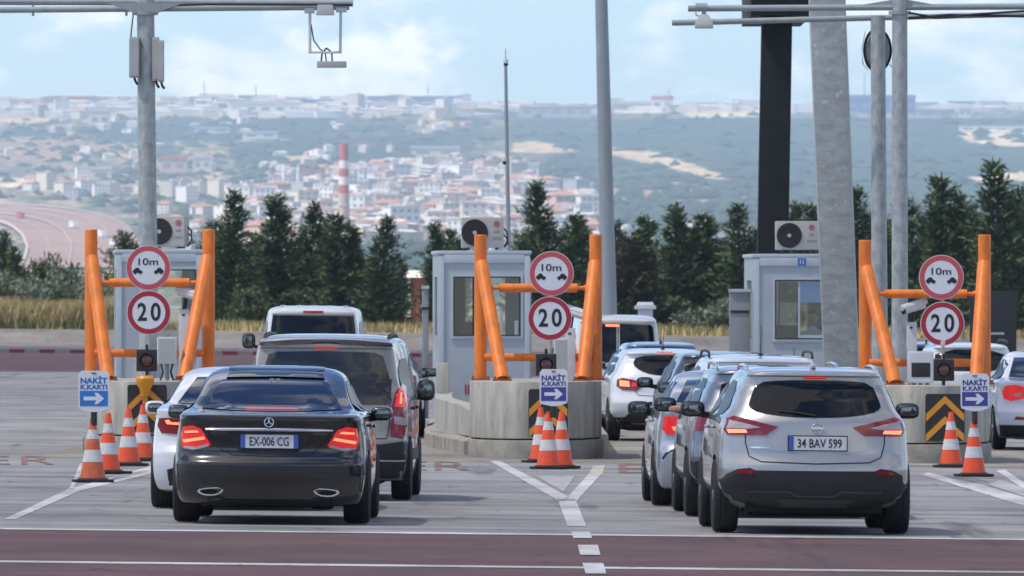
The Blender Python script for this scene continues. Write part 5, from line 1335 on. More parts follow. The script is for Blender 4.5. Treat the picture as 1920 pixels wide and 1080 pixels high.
D = 152.0
r = thing('gantry_mast', 'front one of the twin galvanised masts on the right island', 'mast', (at(1687, 0, D).x, D, TOPS[2] - .8)); o = r.location
P = lambda u, v, d=D: at(u, v, d) - o
mb = MB(); mb.bar((0, 0, .78), P(1687, -60), .118, .108, 24); mb.build('pole', 'galv', r)
mb = MB(); mb.bar(P(1290, 16), P(2100, 11), .045, n=12); mb.build('arm', 'galv_plain', r)
mb = MB(); mb.bar(P(1687, 27), P(1687, 21), .16, .16, 20); mb.prism([(P(1670, 0).x, P(0, 16).z), (P(1704, 0).x, P(0, 16).z), (P(1760, 0).x, P(0, 10).z), (P(1704, 0).x, P(0, 0).z), (P(1670, 0).x, P(0, 0).z), (P(1610, 0).x, P(0, 10).z)], -.03, .0); mb.build('flange', 'galv_plain', r)
mb = MB(); mb.tube([P(1705, 24, D - .1), P(1760, 34, D - .08), P(1840, 26, D - .06), P(1930, 20, D - .06)], .016); mb.tube([P(1704, 34, D - .05), P(1780, 28, D - .05), P(1935, 31, D - .05)], .018); mb.build('cable', 'cable', r)
r = thing('gantry_mast', 'rear one of the twin galvanised masts, with a coiled black cable', 'mast', (at(1650, 0, D + .6).x, D + .6, TOPS[2] - .8)); o = r.location; D += .6
mb = MB(); mb.bar((0, 0, .78), P(1646, 30, D), .116, .105, 24); mb.build('pole', 'galv', r)
mb = MB(); mb.bar(P(1260, 43, D), P(1660, 33, D), .042, n=12); mb.bar(P(1660, 33, D), P(2100, 22, D), .04, n=12); mb.build('arm', 'galv_plain', r)
mb = MB(); a = P(1645, 94, D); mb.sell((0, 0, 0), (.19, .06, .30), .8); q = mb.build('cable_drum', 'box_grey', r, tuple(a + Vector((0, .16, 0))))
mb = MB()
for k_ in range(2):
    t = [(.19 * math.cos(2 * math.pi * i / 24) + .012 * k_, -.05 - .012 * k_ + .24, (.31 - .008 * k_) * math.sin(2 * math.pi * i / 24)) for i in range(25)]
    mb.tube(t, .014, 6)
mb.build('cable_coil', 'cable', r, tuple(a + Vector((0, -.1, 0))))
mb = MB(); mb.tube([P(1622, 60, D), P(1616, 90, D), P(1618, 120, D), P(1628, 132, D)], .008); mb.tube([P(1668, 120, D), P(1676, 130, D), P(1672, 140, D)], .01); mb.build('loose_cable', 'box_white', r)
r = thing('antenna_box', 'bell shaped grey antenna box on the right gantry arm', 'antenna', at(1320, 40, 151.9))
mb = MB(); mb.add([(-.13, -.13, -.10), (.13, -.13, -.10), (.13, .13, -.10), (-.13, .13, -.10), (-.13, -.13, -.03), (.13, -.13, -.03), (.13, .13, -.03), (-.13, .13, -.03), (-.06, -.06, .10), (.06, -.06, .10), (.06, .06, .10), (-.06, .06, .10)],
                  [(3, 2, 1, 0), (8, 9, 10, 11)] + [(a + i, a + (i + 1) % 4, b + (i + 1) % 4, b + i) for a, b in ((0, 4), (4, 8)) for i in range(4)]); mb.build('housing', 'box_grey', r, bevel=.008)
mb = MB(); mb.bar((-.12, 0, .20), (.05, 0, .20), .06, n=12); mb.tube([(-.1, 0, .18), (-.12, -.05, .1), (-.05, -.06, .05)], .012); mb.bar((0, 0, .08), (0, 0, .2), .03, n=8); mb.build('clamp', 'galv_plain', r)

def tbeam(mb, a0, a1, wa, wb, dy):
    "tapered rectangular column from a0 to a1"
    vs = []
    for p_, w_ in ((a0, wa), (a1, wb)):
        for sx_, sy in ((-1, -1), (1, -1), (1, 1), (-1, 1)): vs.append((p_[0] + sx_ * w_ / 2, p_[1] + sy * dy / 2, p_[2]))
    mb.add(vs, [(3, 2, 1, 0), (4, 5, 6, 7), (0, 1, 5, 4), (1, 2, 6, 5), (2, 3, 7, 6), (3, 0, 4, 7)])
D = 160.0; s_ = FPX / D
r = thing('canopy_column', 'pale grey leaning canopy column in front of the right booth', 'column', (at(1578, 0, D).x, D, gz(5) + .26)); o = r.location
mb = MB(); b0 = at(1578, 720, D) - o; b1 = at(1547, -60, D) - o; b0 = b0 + (b0 - b1) * (b0.z / (b1.z - b0.z)); tbeam(mb, b0, b1, .50, .52, .62); mb.build('shaft', 'pale_column', r, bevel=.012)
mb = MB(); mb.box((b0.x, 0, .02), (.8, .9, .04)); mb.build('base_plate', 'galv', r)
mb = MB(); tbeam(mb, b0 + Vector((.255, -.27, 0)), b1 + Vector((.265, -.27, 0)), .03, .03, .10); mb.build('edge_strip', 'galv_plain', r)
D = 200.0
r = thing('canopy_column', 'dark canopy column behind the right air conditioner', 'column', (at(1449, 0, D).x, D, gz(5))); o = r.location
mb = MB(); b0 = at(1447, 560, D) - o; b1 = at(1457, 0, D) - o; b0 = b0 + (b0 - b1) * (b0.z / (b1.z - b0.z)); tbeam(mb, b0, b1, .585, .57, .6); mb.build('shaft', 'dark_column', r, bevel=.01)
mb = MB(); mb.box(at(1463, 0, D) - o + Vector((0, 3.0, .35)), (1.14, 8, 1.33)); mb.build('beam', 'dark_column', r, bevel=.01)

D = 235.0
r = thing('lamp_mast', 'thick tapering grey mast rising behind the white high van', 'mast', (at(1141, 0, D).x, D, gz(2))); o = r.location
mb = MB(); a = at(1142, 585, D) - o; b = at(1126, -60, D) - o; a = a + (a - b) * (a.z / (b.z - a.z)); mb.bar(a, b, .185, .135, 28); mb.build('pole', 'galv_plain', r)
mb = MB(); mb.bar(a, a + Vector((0, 0, .04)), .35, n=20); mb.build('base_plate', 'galv', r)
D = 230.0
r = thing('camera_mast', 'slim pole with two small cameras above the middle booth', 'camera mast', (at(954, 0, D).x, D, gz(0))); o = r.location
mb = MB(); a = at(954, 470, D) - o; b = at(948, 90, D) - o; a = a + (a - b) * (a.z / (b.z - a.z)); mb.bar(a, b + Vector((0, 0, -.35)), .062, .035, 14); mb.bar(b + Vector((0, 0, -.35)), b, .014, .008, 8); mb.build('pole', 'galv_plain', r)
for v, du in ((118, 0), (302, -5)):
    q = at(948 + du + (v - 90) * .0158, v, D) - o
    mb = MB(); mb.lathe([(.02, .09), (.05, .08), (.058, .0), (.05, -.005)], q, 14); hh = mb.build('camera_housing', 'box_white', r)
    mb = MB(); mb.sell(q + Vector((0, 0, -.03)), (.05, .05, .05), 1); mb.build('camera_dome', 'chev_black', hh)
    if du: mb = MB(); mb.bar(q + Vector((0, 0, .06)), q + Vector((.06, 0, .05)), .015, n=8); mb.build('arm', 'galv_plain', r)
p = at(1210, 640, 260)
r = thing('vent_kiosk', 'small white kiosk with flat cap behind the white high van', 'kiosk', (p.x, 260, gz(p.x)))
zt = at(0, 563, 260).z
mb = MB(); mb.box((0, 0, zt / 2 - .05), (.36, .36, zt - .1)); mb.build('shaft', 'box_white', r, bevel=.01)
mb = MB(); mb.box((0, 0, zt - .14), (.52, .52, .09)); mb.box((0, 0, zt - .05), (.44, .44, .08), taper=.8); mb.build('cap', 'box_white', r, bevel=.01)
p = at(1862, 560, 240); zt = at(0, 545, 240).z
r = thing('lane_sign', 'dark rear side of a tall lane sign right of the right orange frame', 'panel', (p.x, 240, gz(p.x)))
mb = MB(); mb.box((0, 0, (zt + .2) / 2 + .1), (1.05, .08, zt - .2)); mb.build('panel', 'chev_black', r, bevel=.01)
mb = MB()
for sg in (-1, 1): mb.bar((sg * .45, .08, 0), (sg * .45, .08, zt), .04, n=10)
mb.build('leg', 'black_plastic', r)
mb = MB(); mb.box((0, -.045, zt - .85), (.5, .01, .05)); mb.build('label_strip', 'box_grey', r)
# ------------------------------------------------------------------ far hillside
Y0, Y1 = 4200.0, 19000.0
HS = 1.6
RIDGE = [(-700, 192), (0, 187), (150, 185), (400, 189), (560, 187), (700, 184), (860, 185), (960, 198), (1100, 196), (1240, 193), (1420, 191), (1600, 198), (1700, 201), (1920, 206), (2700, 212)]
def interp(T, u):
    for (a, va), (b, vb) in zip(T, T[1:]):
        if u <= b: return va + (vb - va) * max(0, (u - a) / (b - a))
    return T[-1][1]
def hv(u, D):
    "image row of the hillside at column u, distance D"
    d = max(0.0, min(1.0, (D - Y0) / (Y1 - Y0)))
    vr = interp(RIDGE, u)
    base = 574 - (574 - vr) * d ** 0.86
    amp = 26 * d * (1 - d) * 4 * 0.30
    n = mnoise.fractal(Vector((u * 0.0035, d * 3.2, 1.7)), 1.0, 2.0, 4)
    n2 = mnoise.noise(Vector((u * 0.03, d * 14, 5.1)))
    return base + amp * n + 1.6 * n2 * min(1, 8 * d) * (1 if d < .97 else .5)
def hz(x, D): return CAMZ + (VH - hv(960 + x * FPX / D, D)) / FPX * D
def on_hill(u, v):
    lo, hi = Y0, Y1
    for _ in range(36):
        m = (lo + hi) / 2
        if hv(u, m) > v: lo = m
        else: hi = m
    D = (lo + hi) / 2
    return Vector(((u - 960) * D / FPX, D, hz((u - 960) * D / FPX, D)))
def lerp3(a, b, t): t = max(0, min(1, t)); return tuple(x + (y - x) * t for x, y in zip(a, b))
FOREST, SCRUB, TAN, URB, PALE, BROWN = (.028, .054, .034), (.145, .130, .065), (.52, .39, .23), (.25, .22, .19), (.60, .49, .33), (.30, .205, .13)
PATCH = [  # land cover outlined as it lies on the slope: (colour, polygon)
    (TAN, [(960, 268), (1000, 264), (1050, 272), (1085, 284), (1040, 286), (960, 286)]),
    (TAN, [(1140, 276), (1200, 282), (1260, 296), (1320, 316), (1372, 336), (1330, 334), (1270, 318), (1200, 302), (1140, 290)]),
    (PALE, [(1205, 280), (1240, 288), (1285, 308), (1270, 306), (1230, 294)]),
    (BROWN, [(1140, 345), (1230, 336), (1330, 348), (1420, 366), (1400, 384), (1280, 380), (1180, 392), (1140, 384)]),
    (TAN, [(1280, 404), (1330, 388), (1400, 372), (1410, 378), (1340, 396), (1290, 412)]),
    (TAN, [(1330, 478), (1362, 440), (1390, 405), (1400, 408), (1372, 452), (1346, 490)]), (TAN, [(1210, 428), (1238, 410), (1244, 416), (1218, 434)]),
    (PALE, [(1816, 334), (1850, 322), (1925, 322), (2100, 324), (2100, 338), (1925, 338), (1840, 342)]),
    (PALE, [(1790, 250), (1810, 240), (2100, 240), (2100, 272), (1880, 274), (1815, 266)]), (FOREST, [(1818, 252), (1858, 247), (1862, 262), (1830, 264)]),
    (PALE, [(848, 196), (900, 191), (962, 195), (962, 204), (900, 203)]), (TAN, [(560, 208), (640, 203), (700, 206), (640, 216), (560, 216)]),
    (PALE, [(1140, 206), (1240, 206), (1250, 211), (1140, 212)]), (PALE, [(1280, 208), (1430, 206), (1430, 218), (1290, 220)]),
    (TAN, [(-300, 208), (120, 222), (60, 232), (-300, 236)]), (PALE, [(-300, 332), (70, 334), (110, 350), (-300, 352)]),
    (BROWN, [(-300, 268), (120, 264), (240, 272), (130, 300), (-300, 306)]), (TAN, [(300, 262), (360, 256), (350, 264)]),
    (TAN, [(300, 338), (380, 340), (400, 362), (380, 372), (360, 350), (300, 346)]), (PALE, [(720, 302), (770, 304), (780, 322), (740, 318)]),
    (FOREST, [(190, 228), (560, 222), (700, 240), (520, 262), (250, 268), (180, 262)]), (FOREST, [(0, 240), (130, 244), (120, 262), (0, 262)]),
    (FOREST, [(430, 268), (800, 250), (860, 268), (760, 300), (440, 310)]), (FOREST, [(730, 440), (880, 440), (1000, 460), (1000, 560), (730, 560)]),
    (TAN, [(540, 292), (620, 290), (630, 296), (540, 300)]),
]
CUR = [None]
def cover(u, v):
    n = mnoise.fractal(Vector((u * 0.010, v * 0.04, 3.3)), 0.9, 2.1, 5)
    n2 = mnoise.noise(Vector((u * 0.08, v * 0.22, 9.3)))
    for c, poly in reversed(PATCH):
        j = 2.5 * n2
        if inside((u + 4 * n, v + j), poly): return lerp3(c, tuple(k * .75 for k in c), .5 + n2)
    left = max(0, min(1, (1060 - u) / 160))
    right = lerp3(FOREST, SCRUB, .06 + .28 * n)
    lf = lerp3(lerp3(FOREST, SCRUB, .40 + .9 * n), TAN, (n2 * .7 + n * .8 - .02) * 1.3)
    if 300 < v < 480: lf = lerp3(lf, URB, .35 + .4 * n2)
    if v < 222: right = lerp3(right, URB, .5 + n2)
    return lerp3(right, lf, left)
us = [-4200 + 130 * i for i in range(28)] + [-620 + 9.5 * i for i in range(334)] + [2600 + 130 * i for i in range(28)]
ds = [(j / 230) ** 1.0 for j in range(231)]
vs = []; cols = []
for d in ds:
    D = Y0 + (Y1 - Y0) * d
    for u in us:
        v = hv(u, D); vs.append(((u - 960) * D / FPX, D, CAMZ + (VH - v) / FPX * D)); cols.append((*cover(u, v), 1))
for u in us:                                                # the slope falls away behind the ridge
    D = Y1 * 1.25; v = hv(u, Y1) + 60; vs.append(((u - 960) * D / FPX, D, CAMZ + (VH - v) / FPX * D)); cols.append((*FOREST, 1))
nU = len(us); fs = [(j * nU + i, j * nU + i + 1, (j + 1) * nU + i + 1, (j + 1) * nU + i) for j in range(len(ds)) for i in range(nU - 1)]
mb = MB(); mb.v = vs; mb.f = fs; mb.m = [0] * len(fs)
hm = bpy.data.materials.new('hillside'); hm.use_nodes = True
nt = hm.node_tree; b_ = nt.nodes['Principled BSDF']; b_.inputs['Roughness'].default_value = .95; b_.inputs['Specular IOR Level'].default_value = .1
at_ = nt.nodes.new('ShaderNodeAttribute'); at_.attribute_name = 'land_cover'
tcx = nt.nodes.new('ShaderNodeTexCoord'); mpx = nt.nodes.new('ShaderNodeMapping'); mpx.inputs['Scale'].default_value = (.045, .008, .03)
nt.links.new(tcx.outputs['Object'], mpx.inputs['Vector'])
nx = nt.nodes.new('ShaderNodeTexNoise'); nx.inputs['Scale'].default_value = 1; nx.inputs['Detail'].default_value = 5; nx.inputs['Roughness'].default_value = .7
nt.links.new(mpx.outputs['Vector'], nx.inputs['Vector'])
rx = nt.nodes.new('ShaderNodeMapRange'); rx.inputs['From Min'].default_value = .3; rx.inputs['From Max'].default_value = .7; rx.inputs['To Min'].default_value = .45; rx.inputs['To Max'].default_value = 1.45
nt.links.new(nx.outputs['Fac'], rx.inputs['Value'])
vm = nt.nodes.new('ShaderNodeVectorMath'); vm.operation = 'SCALE'; nt.links.new(at_.outputs['Color'], vm.inputs[0]); nt.links.new(rx.outputs['Result'], vm.inputs['Scale'])
nt.links.new(vm.outputs[0], b_.inputs['Base Color'])
hill = mb.build('hill', hm, smooth=0, recalc=False); struct(hill)
ca = hill.data.color_attributes.new('land_cover', 'FLOAT_COLOR', 'POINT')
ca.data.foreach_set('color', np.array(cols, dtype=np.float32).ravel())

# motorway sweeping over the lower slope on the left
def drape(name, poly, material, lift, grid=26.0):
    v2, f2 = fill2d(poly, grid)
    mb = MB(); out = []
    for u, v in v2:
        p = on_hill(u, v); out.append((p.x, p.y, p.z + lift))
    mb.add(out, f2); o = mb.build(name, material, smooth=60)
    return struct(o)
M['motorway'] = mat('motorway_asphalt', (.27, .165, .13), .9, var=.3, vscale=.01)
M['motor_white'] = mat('motorway_marking', (.44, .36, .30), .9)
out_edge = [(-60, 384), (40, 386), (130, 394), (200, 408), (240, 428), (262, 460), (262, 505)]
in_edge = [(-60, 412), (-10, 416), (20, 426), (42, 444), (52, 470), (40, 505)]
drape('motorway', out_edge + in_edge[::-1], 'motorway', 1.2, 14)
def mid(t):
    def along(L, s):
        s *= len(L) - 1; i = min(int(s), len(L) - 2); f = s - i
        return Vector(L[i]).lerp(Vector(L[i + 1]), f)
    return [tuple(along(in_edge, s / 14).lerp(along(out_edge, s / 14), t)) for s in range(15)]
def ribbon(name, line, w, material, lift):
    mb = MB(); vs = []
    for i, p in enumerate(line):
        a = Vector(line[max(i - 1, 0)]); b = Vector(line[min(i + 1, len(line) - 1)]); d = (b - a).normalized(); n = Vector((-d.y, d.x)) * w / 2
        for q in (Vector(p) + n, Vector(p) - n):
            h = on_hill(q.x, q.y); vs.append((h.x, h.y, h.z + lift))
    mb.add(vs, [(2 * i, 2 * i + 1, 2 * i + 3, 2 * i + 2) for i in range(len(line) - 1)])
    return struct(mb.build(name, material, smooth=60))
for t, w in ((.0, 5), (.2, .9), (.40, 1.6), (.60, .8), (.80, .8), (1.0, 1.6)): ribbon('motorway_line', mid(t), w, 'motor_white', 2.4)

M['truck_white'] = mat('far_truck_white', (.72, .72, .70), .6); M['truck_dark'] = mat('far_truck_dark', (.05, .05, .06), .5); M['truck_red'] = mat('far_truck_red', (.40, .05, .04), .5)
for t, s_, kind, lab in ((.55, 8.3, 'truck_white', 'white lorry highest on the bend of the far motorway'), (.72, 10.4, 'truck_white', 'white lorry half way down the far motorway bend'), (.80, 11.7, 'truck_white', 'white lorry lowest on the far motorway bend'),
                         (.30, 4.4, 'truck_red', 'red lorry on the upper stretch of the far motorway'), (.62, 11.0, 'truck_dark', 'dark lorry between the white ones on the far motorway')):
    L_ = mid(t); i_ = int(s_); q = Vector(L_[i_]).lerp(Vector(L_[min(i_ + 1, 14)]), s_ - i_); p = on_hill(q.x, q.y)
    r = thing('lorry', lab, 'lorry', (p.x, p.y, p.z + 1.2), hr0.uniform(-.4, .4) if False else .3, 'lorries on the far motorway')
    mb = MB(); mb.box((0, 5, 3.2), (4.2, 12, 5)); mb.build('cargo_box', kind, r, smooth=0)
    mb = MB(); mb.box((0, -2.6, 2.4), (4.0, 3, 3.6), taper=.9); mb.build('cab', 'truck_white' if kind != 'truck_red' else 'truck_red', r, smooth=0)
    for sx_ in (-1, 1):
        for wy in (-2.6, 3.5, 8.5): mb = MB(); mb.bar((sx_ * 1.3, wy, .7), (sx_ * 2.0, wy, .7), .8, n=10); mb.build('wheel', 'truck_dark', r)
# ------------------------------------------------------------------ the far town
M['wall_cream'] = mat('cream_house_wall', (.66, .60, .50), .8, var=.12, vscale=.3)
M['wall_white'] = mat('white_house_wall', (.78, .76, .72), .8, var=.08, vscale=.3)
M['wall_pink'] = mat('pink_house_wall', (.60, .40, .34), .8, var=.12, vscale=.3)
M['wall_grey'] = mat('grey_house_wall', (.42, .42, .44), .8, var=.12, vscale=.3)
M['roof_red'] = mat('red_roof_tiles', (.42, .20, .135), .8, var=.3, vscale=.4)
M['roof_pale'] = mat('pale_flat_roof', (.55, .52, .48), .8, var=.15, vscale=.2)
M['roof_blue'] = mat('blue_steel_roof', (.10, .20, .42), .6, var=.15, vscale=.2)
M['roof_rust'] = mat('red_steel_roof', (.50, .12, .07), .7, var=.15, vscale=.2)
M['dark_win'] = mat('far_window_dark', (.20, .21, .235), .4)
M['blue_wall'] = mat('blue_cladding', (.05, .12, .33), .6, var=.15, vscale=.2)
def house_mesh(name, w, d, h, roof, wall, rf, rows, cols):
    mb = MB(); mb.cur = 0; mb.box((0, 0, h / 2 - 2), (w, d, h + 4))
    mb.cur = 1
    if roof == 'hip':
        e = .5; rh = w * .17
        mb.add([(-w/2-e, -d/2-e, h), (w/2+e, -d/2-e, h), (w/2+e, d/2+e, h), (-w/2-e, d/2+e, h), (-w*.2, 0, h+rh), (w*.2, 0, h+rh)], [(0, 1, 5, 4), (1, 2, 5), (2, 3, 4, 5), (3, 0, 4)])
    elif roof == 'gable':
        e = .5; rh = d * .22
        mb.add([(-w/2-e, -d/2-e, h), (w/2+e, -d/2-e, h), (w/2+e, d/2+e, h), (-w/2-e, d/2+e, h), (-w/2-e, 0, h+rh), (w/2+e, 0, h+rh)], [(0, 1, 5, 4), (1, 2, 5), (2, 3, 4, 5), (3, 0, 4)])
    else:
        mb.box((0, 0, h + .25), (w + .5, d + .5, .5)); mb.box((w * .2, 0, h + 1.2), (w * .25, d * .3, 1.4))
    mb.cur = 2
    for r_ in range(rows):
        for c_ in range(cols):
            x = -w / 2 + w * (c_ + .5) / cols; z = h * (r_ + .5) / rows
            mb.box((x, -d / 2 - .03, z), (w / cols * .45, .1, h / rows * .42))
            mb.box((w / 2 + .03, -d / 2 + d * (c_ + .5) / cols, z), (.1, d / cols * .4, h / rows * .42))
    o = mb.build(name, [wall, rf, 'dark_win'], smooth=0)
    me = o.data; bpy.data.objects.remove(o); return me
V = []
for wall, rf, roof, w, d, h, rows, cols, words in (
    ('wall_cream', 'roof_red', 'hip', 12, 11, 8, 3, 3, 'cream house with red hipped roof'), ('wall_white', 'roof_red', 'gable', 11, 10, 6, 2, 3, 'white house with red gable roof'),
    ('wall_white', 'roof_pale', 'flat', 13, 11, 12, 4, 4, 'white flat roofed apartment block'), ('wall_pink', 'roof_red', 'hip', 12, 12, 10, 3, 3, 'pink house with red hipped roof'),
    ('wall_cream', 'roof_pale', 'flat', 12, 12, 14, 5, 3, 'cream flat roofed apartment block'), ('wall_grey', 'roof_pale', 'flat', 11, 10, 9, 3, 3, 'grey flat roofed house'),
    ('wall_pink', 'roof_pale', 'flat', 14, 10, 11, 4, 4, 'pink flat roofed apartment block'), ('wall_grey', 'roof_red', 'hip', 10, 10, 7, 2, 3, 'grey house with red hipped roof')):
    V.append((house_mesh('house', w, d, h, roof, wall, rf, rows, cols), words))
hr = random.Random(5)
def put_house(u, v, k, sc=1.0, where='on the hazy hillside town'):
    p = on_hill(u, v)
    o = link('house', V[k][0]); o.location = (p.x, p.y, p.z); o.rotation_euler = (0, 0, hr.uniform(-.9, .9)); s = HS * sc * hr.uniform(.8, 1.2); o.scale = (s, s, s * hr.uniform(.85, 1.1))
    tag(o, V[k][1] + ' ' + where, 'house', 'houses of the far hillside town')
TOWN = [(440, 470), (430, 395), (500, 362), (600, 345), (640, 330), (760, 312), (880, 320), (980, 332), (1010, 345), (1100, 362), (1120, 400), (1110, 470), (1000, 480), (800, 455), (700, 470), (560, 480)]
n = 0
while n < 205:
    u, v = hr.uniform(430, 1120), hr.uniform(312, 480)
    if inside((u, v), TOWN):
        put_house(u, v, hr.choice([0, 1, 2, 2, 3, 4, 5, 5, 6, 6, 7]), 1.0); n += 1
for n in range(30): put_house(hr.uniform(290, 430) if n > 12 else hr.uniform(40, 300), hr.uniform(345, 470) if n > 12 else hr.uniform(335, 374), hr.choice([0, 1, 2, 4, 5]), .75, 'scattered over the fields left of the town')
for n in range(24): put_house(hr.choice([hr.uniform(0, 620), hr.uniform(620, 900)]), hr.uniform(194, 224), hr.choice([0, 2, 2, 4, 5]), 1.0, 'high on the hill under the ridge')
for n in range(8): put_house(hr.uniform(1150, 1420), hr.uniform(440, 480), hr.choice([1, 2, 5]), .8, 'low on the right slope')
# everything smaller and farther merges into one built-up mass
mb = MB()
for n in range(1150):
    q = hr.random()
    if q < .62:
        while True:
            u, v = hr.uniform(400, 1130), hr.uniform(308, 490)
            if inside((u, v), TOWN): break
        sc = 1.0
    elif q < .80: u, v, sc = hr.gauss(330, 250), hr.uniform(188, 222), 1.0
    elif q < .86: u, v, sc = hr.uniform(0, 900), hr.choice([hr.uniform(226, 250), hr.uniform(280, 330)]), .7
    elif q < .93: continue
    else: u, v, sc = hr.uniform(900, 1930), hr.uniform(198, 212), 1.2
    if u < -100 or (u < 300 and 375 < v): continue
    p = on_hill(u, v); mb.cur = hr.choice([0, 0, 1, 1, 2, 3]); w, d, h = hr.uniform(7, 18) * sc * HS, hr.uniform(7, 12) * sc * HS, hr.uniform(3.5, 9) * sc * HS
    ridge = v < 224
    if ridge: w *= hr.uniform(1.2, 3.2); h *= .85; mb.cur = hr.choice([0, 0, 1, 1, 3])
    mb.box((p.x, p.y, p.z + h / 2 - 2), (w, d, h + 4), rz=hr.uniform(-.8, .8) * (.3 if ridge else 1))
    mb.cur = 5 if ridge else hr.choice([4, 5, 5]); mb.box((p.x, p.y, p.z + h + .4), (w * .95, d * .95, 1.6), rz=0, taper=.6)
o = mb.build('town', ['wall_white', 'wall_cream', 'wall_pink', 'wall_grey', 'roof_red', 'roof_pale'], smooth=0); o['kind'] = 'stuff'

# clumps of trees between the houses and along the field edges
mb = MB()
MWAY = [(-700, 380), (60, 380), (210, 400), (268, 440), (280, 520), (30, 520), (30, 470), (-20, 425), (-700, 414)]
OCT = [(1, 0, 0), (0, 1, 0), (-1, 0, 0), (0, -1, 0), (0, 0, 1), (0, 0, -.4)]
for n in range(2600):
    q = hr.random()
    if q < .35: u, v = hr.uniform(420, 1130), hr.uniform(310, 480)
    elif q < .7: u, v = hr.uniform(-40, 900), hr.uniform(205, 470)
    elif q < .9: u, v = hr.uniform(900, 1960), hr.uniform(215, 470)
    else: u, v = hr.uniform(1140, 1500), hr.uniform(330, 470)
    if inside((u, v), MWAY): continue
    p = on_hill(u, v); s = hr.uniform(3, 9) * (1.3 if q >= .7 else 1); w = hr.uniform(1, 2.6); a = hr.uniform(0, 6)
    mb.cur = hr.choice([0, 0, 1])
    mb.add([(p.x + s * w * (x * math.cos(a) - y * math.sin(a)) * hr.uniform(.7, 1.2), p.y + s * (x * math.sin(a) + y * math.cos(a)), p.z + s * z * hr.uniform(.7, 1.2)) for x, y, z in OCT], [(0, 1, 4), (1, 2, 4), (2, 3, 4), (3, 0, 4), (1, 0, 5), (2, 1, 5), (3, 2, 5), (0, 3, 5)])
M['far_tree'] = mat('far_tree_green', (.022, .045, .026), .95); M['far_tree_light'] = mat('far_tree_olive', (.038, .062, .036), .95)
o = mb.build('far_trees', ['far_tree', 'far_tree_light'], smooth=180, recalc=False); o['kind'] = 'stuff'

def hall(u0, u1, v0, v1, wall, roof, label, cat='hall', d=40, bands=1, gable=False, name='factory_hall'):
    p = on_hill((u0 + u1) / 2, v1); s = FPX / p.y; w, h = (u1 - u0) / s, (v1 - v0) / s
    r = thing(name, label, cat, p)
    mb = MB(); mb.box((0, d / 2, h * .40 - 3), (w, d, h * .8 + 6)); mb.build('wall', wall, r, smooth=0)
    mb = MB()
    if gable: mb.prism([(-w / 2 - 1, h * .8), (w / 2 + 1, h * .8), (w / 2 - w * .12, h), (-w / 2 + w * .12, h)], -1, d + 1)
    else: mb.box((0, d / 2, h * .9 + .05), (w + 2, d + 2, h * .2))
    mb.build('roof', roof, r, smooth=0)
    n = max(2, min(7, int(w / 24)))
    for i in range(n):
        mb = MB(); mb.box((-w / 2 + w * (i + .5) / n, -.06, h * .42), (w / n * .55, .16, h * .26)); mb.build('window', 'dark_win', r, smooth=0)
    return r
hall(76, 192, 180, 196, 'wall_pink', 'roof_rust', 'long factory with red roof on the left of the ridge', gable=True)
hall(-40, 66, 184, 198, 'wall_cream', 'roof_pale', 'pale factory at the far left end of the ridge')
hall(168, 206, 202, 240, 'wall_cream', 'roof_pale', 'tall cream block below the red roofed factory', 'block', 30)
hall(300, 330, 180, 206, 'wall_cream', 'roof_pale', 'cream tower block right of the left mast on the ridge', 'block', 24)
hall(430, 566, 190, 214, 'wall_white', 'roof_pale', 'long white hall on the ridge left of centre')
hall(565, 625, 186, 202, 'blue_wall', 'roof_blue', 'blue grey shed on the ridge behind the long white hall')
hall(700, 760, 190, 208, 'wall_white', 'roof_pale', 'white factory wing left of the ridge top complex')
hall(690, 866, 180, 198, 'wall_grey', 'roof_blue', 'wide blue grey complex on the highest part of the ridge')
hall(770, 862, 274, 294, 'wall_cream', 'roof_pale', 'long beige hall on the slope above the town')
hall(795, 872, 297, 318, 'wall_pink', 'roof_pale', 'pinkish factory just below the long beige hall')
hall(855, 915, 316, 334, 'wall_cream', 'roof_pale', 'low cream factory above the right part of the town')
hall(965, 1010, 304, 336, 'wall_white', 'roof_pale', 'white cube shaped block right of the slim camera pole', 'block', 20)
hall(132, 208, 312, 340, 'wall_cream', 'roof_pale', 'cream terrace with two end towers on the left slope', 'block', 24)
hall(300, 350, 292, 324, 'wall_pink', 'roof_rust', 'pink and white block right of the left mast', 'block', 24)
hall(362, 396, 290, 322, 'wall_cream', 'roof_pale', 'tall cream twin block right of the pink block', 'block', 20)
hall(186, 214, 338, 366, 'wall_white', 'roof_pale', 'small white block left of the left mast', 'block', 18)
hall(455, 520, 246, 260, 'wall_white', 'roof_pale', 'white hall in the dark wood below the ridge')
hall(640, 704, 264, 273, 'wall_pink', 'roof_rust', 'low shed with red roof above the striped chimney')
hall(560, 640, 318, 338, 'wall_pink', 'roof_rust', 'pink school like block left of the striped chimney', 'block', 24)
hall(1150, 1222, 192, 206, 'wall_grey', 'roof_pale', 'grey hall on the ridge right of the thick mast')
hall(1222, 1262, 180, 208, 'wall_white', 'roof_rust', 'white and red tower block on the ridge', 'block', 30)
hall(1585, 1716, 178, 212, 'blue_wall', 'roof_blue', 'large blue clad power hall on the ridge between the masts', 'hall', 60)
hall(1798, 1822, 202, 220, 'wall_cream', 'roof_pale', 'cream silo building on the right of the ridge', 'block', 24)
hall(1720, 1790, 206, 220, 'wall_grey', 'roof_blue', 'grey blue shed on the ridge right of the power hall')
hall(1800, 1990, 236, 246, 'wall_white', 'roof_pale', 'long white greenhouse above the quarry on the right slope')
hall(20, 95, 256, 262, 'wall_white', 'roof_pale', 'low white shed in the dark wood at far left')
hall(365, 430, 238, 250, 'wall_white', 'roof_pale', 'white hall right of the left mast below the ridge')
hall(975, 1110, 196, 220, 'wall_grey', 'roof_pale', 'pale grey hall on the ridge behind the slim camera pole')
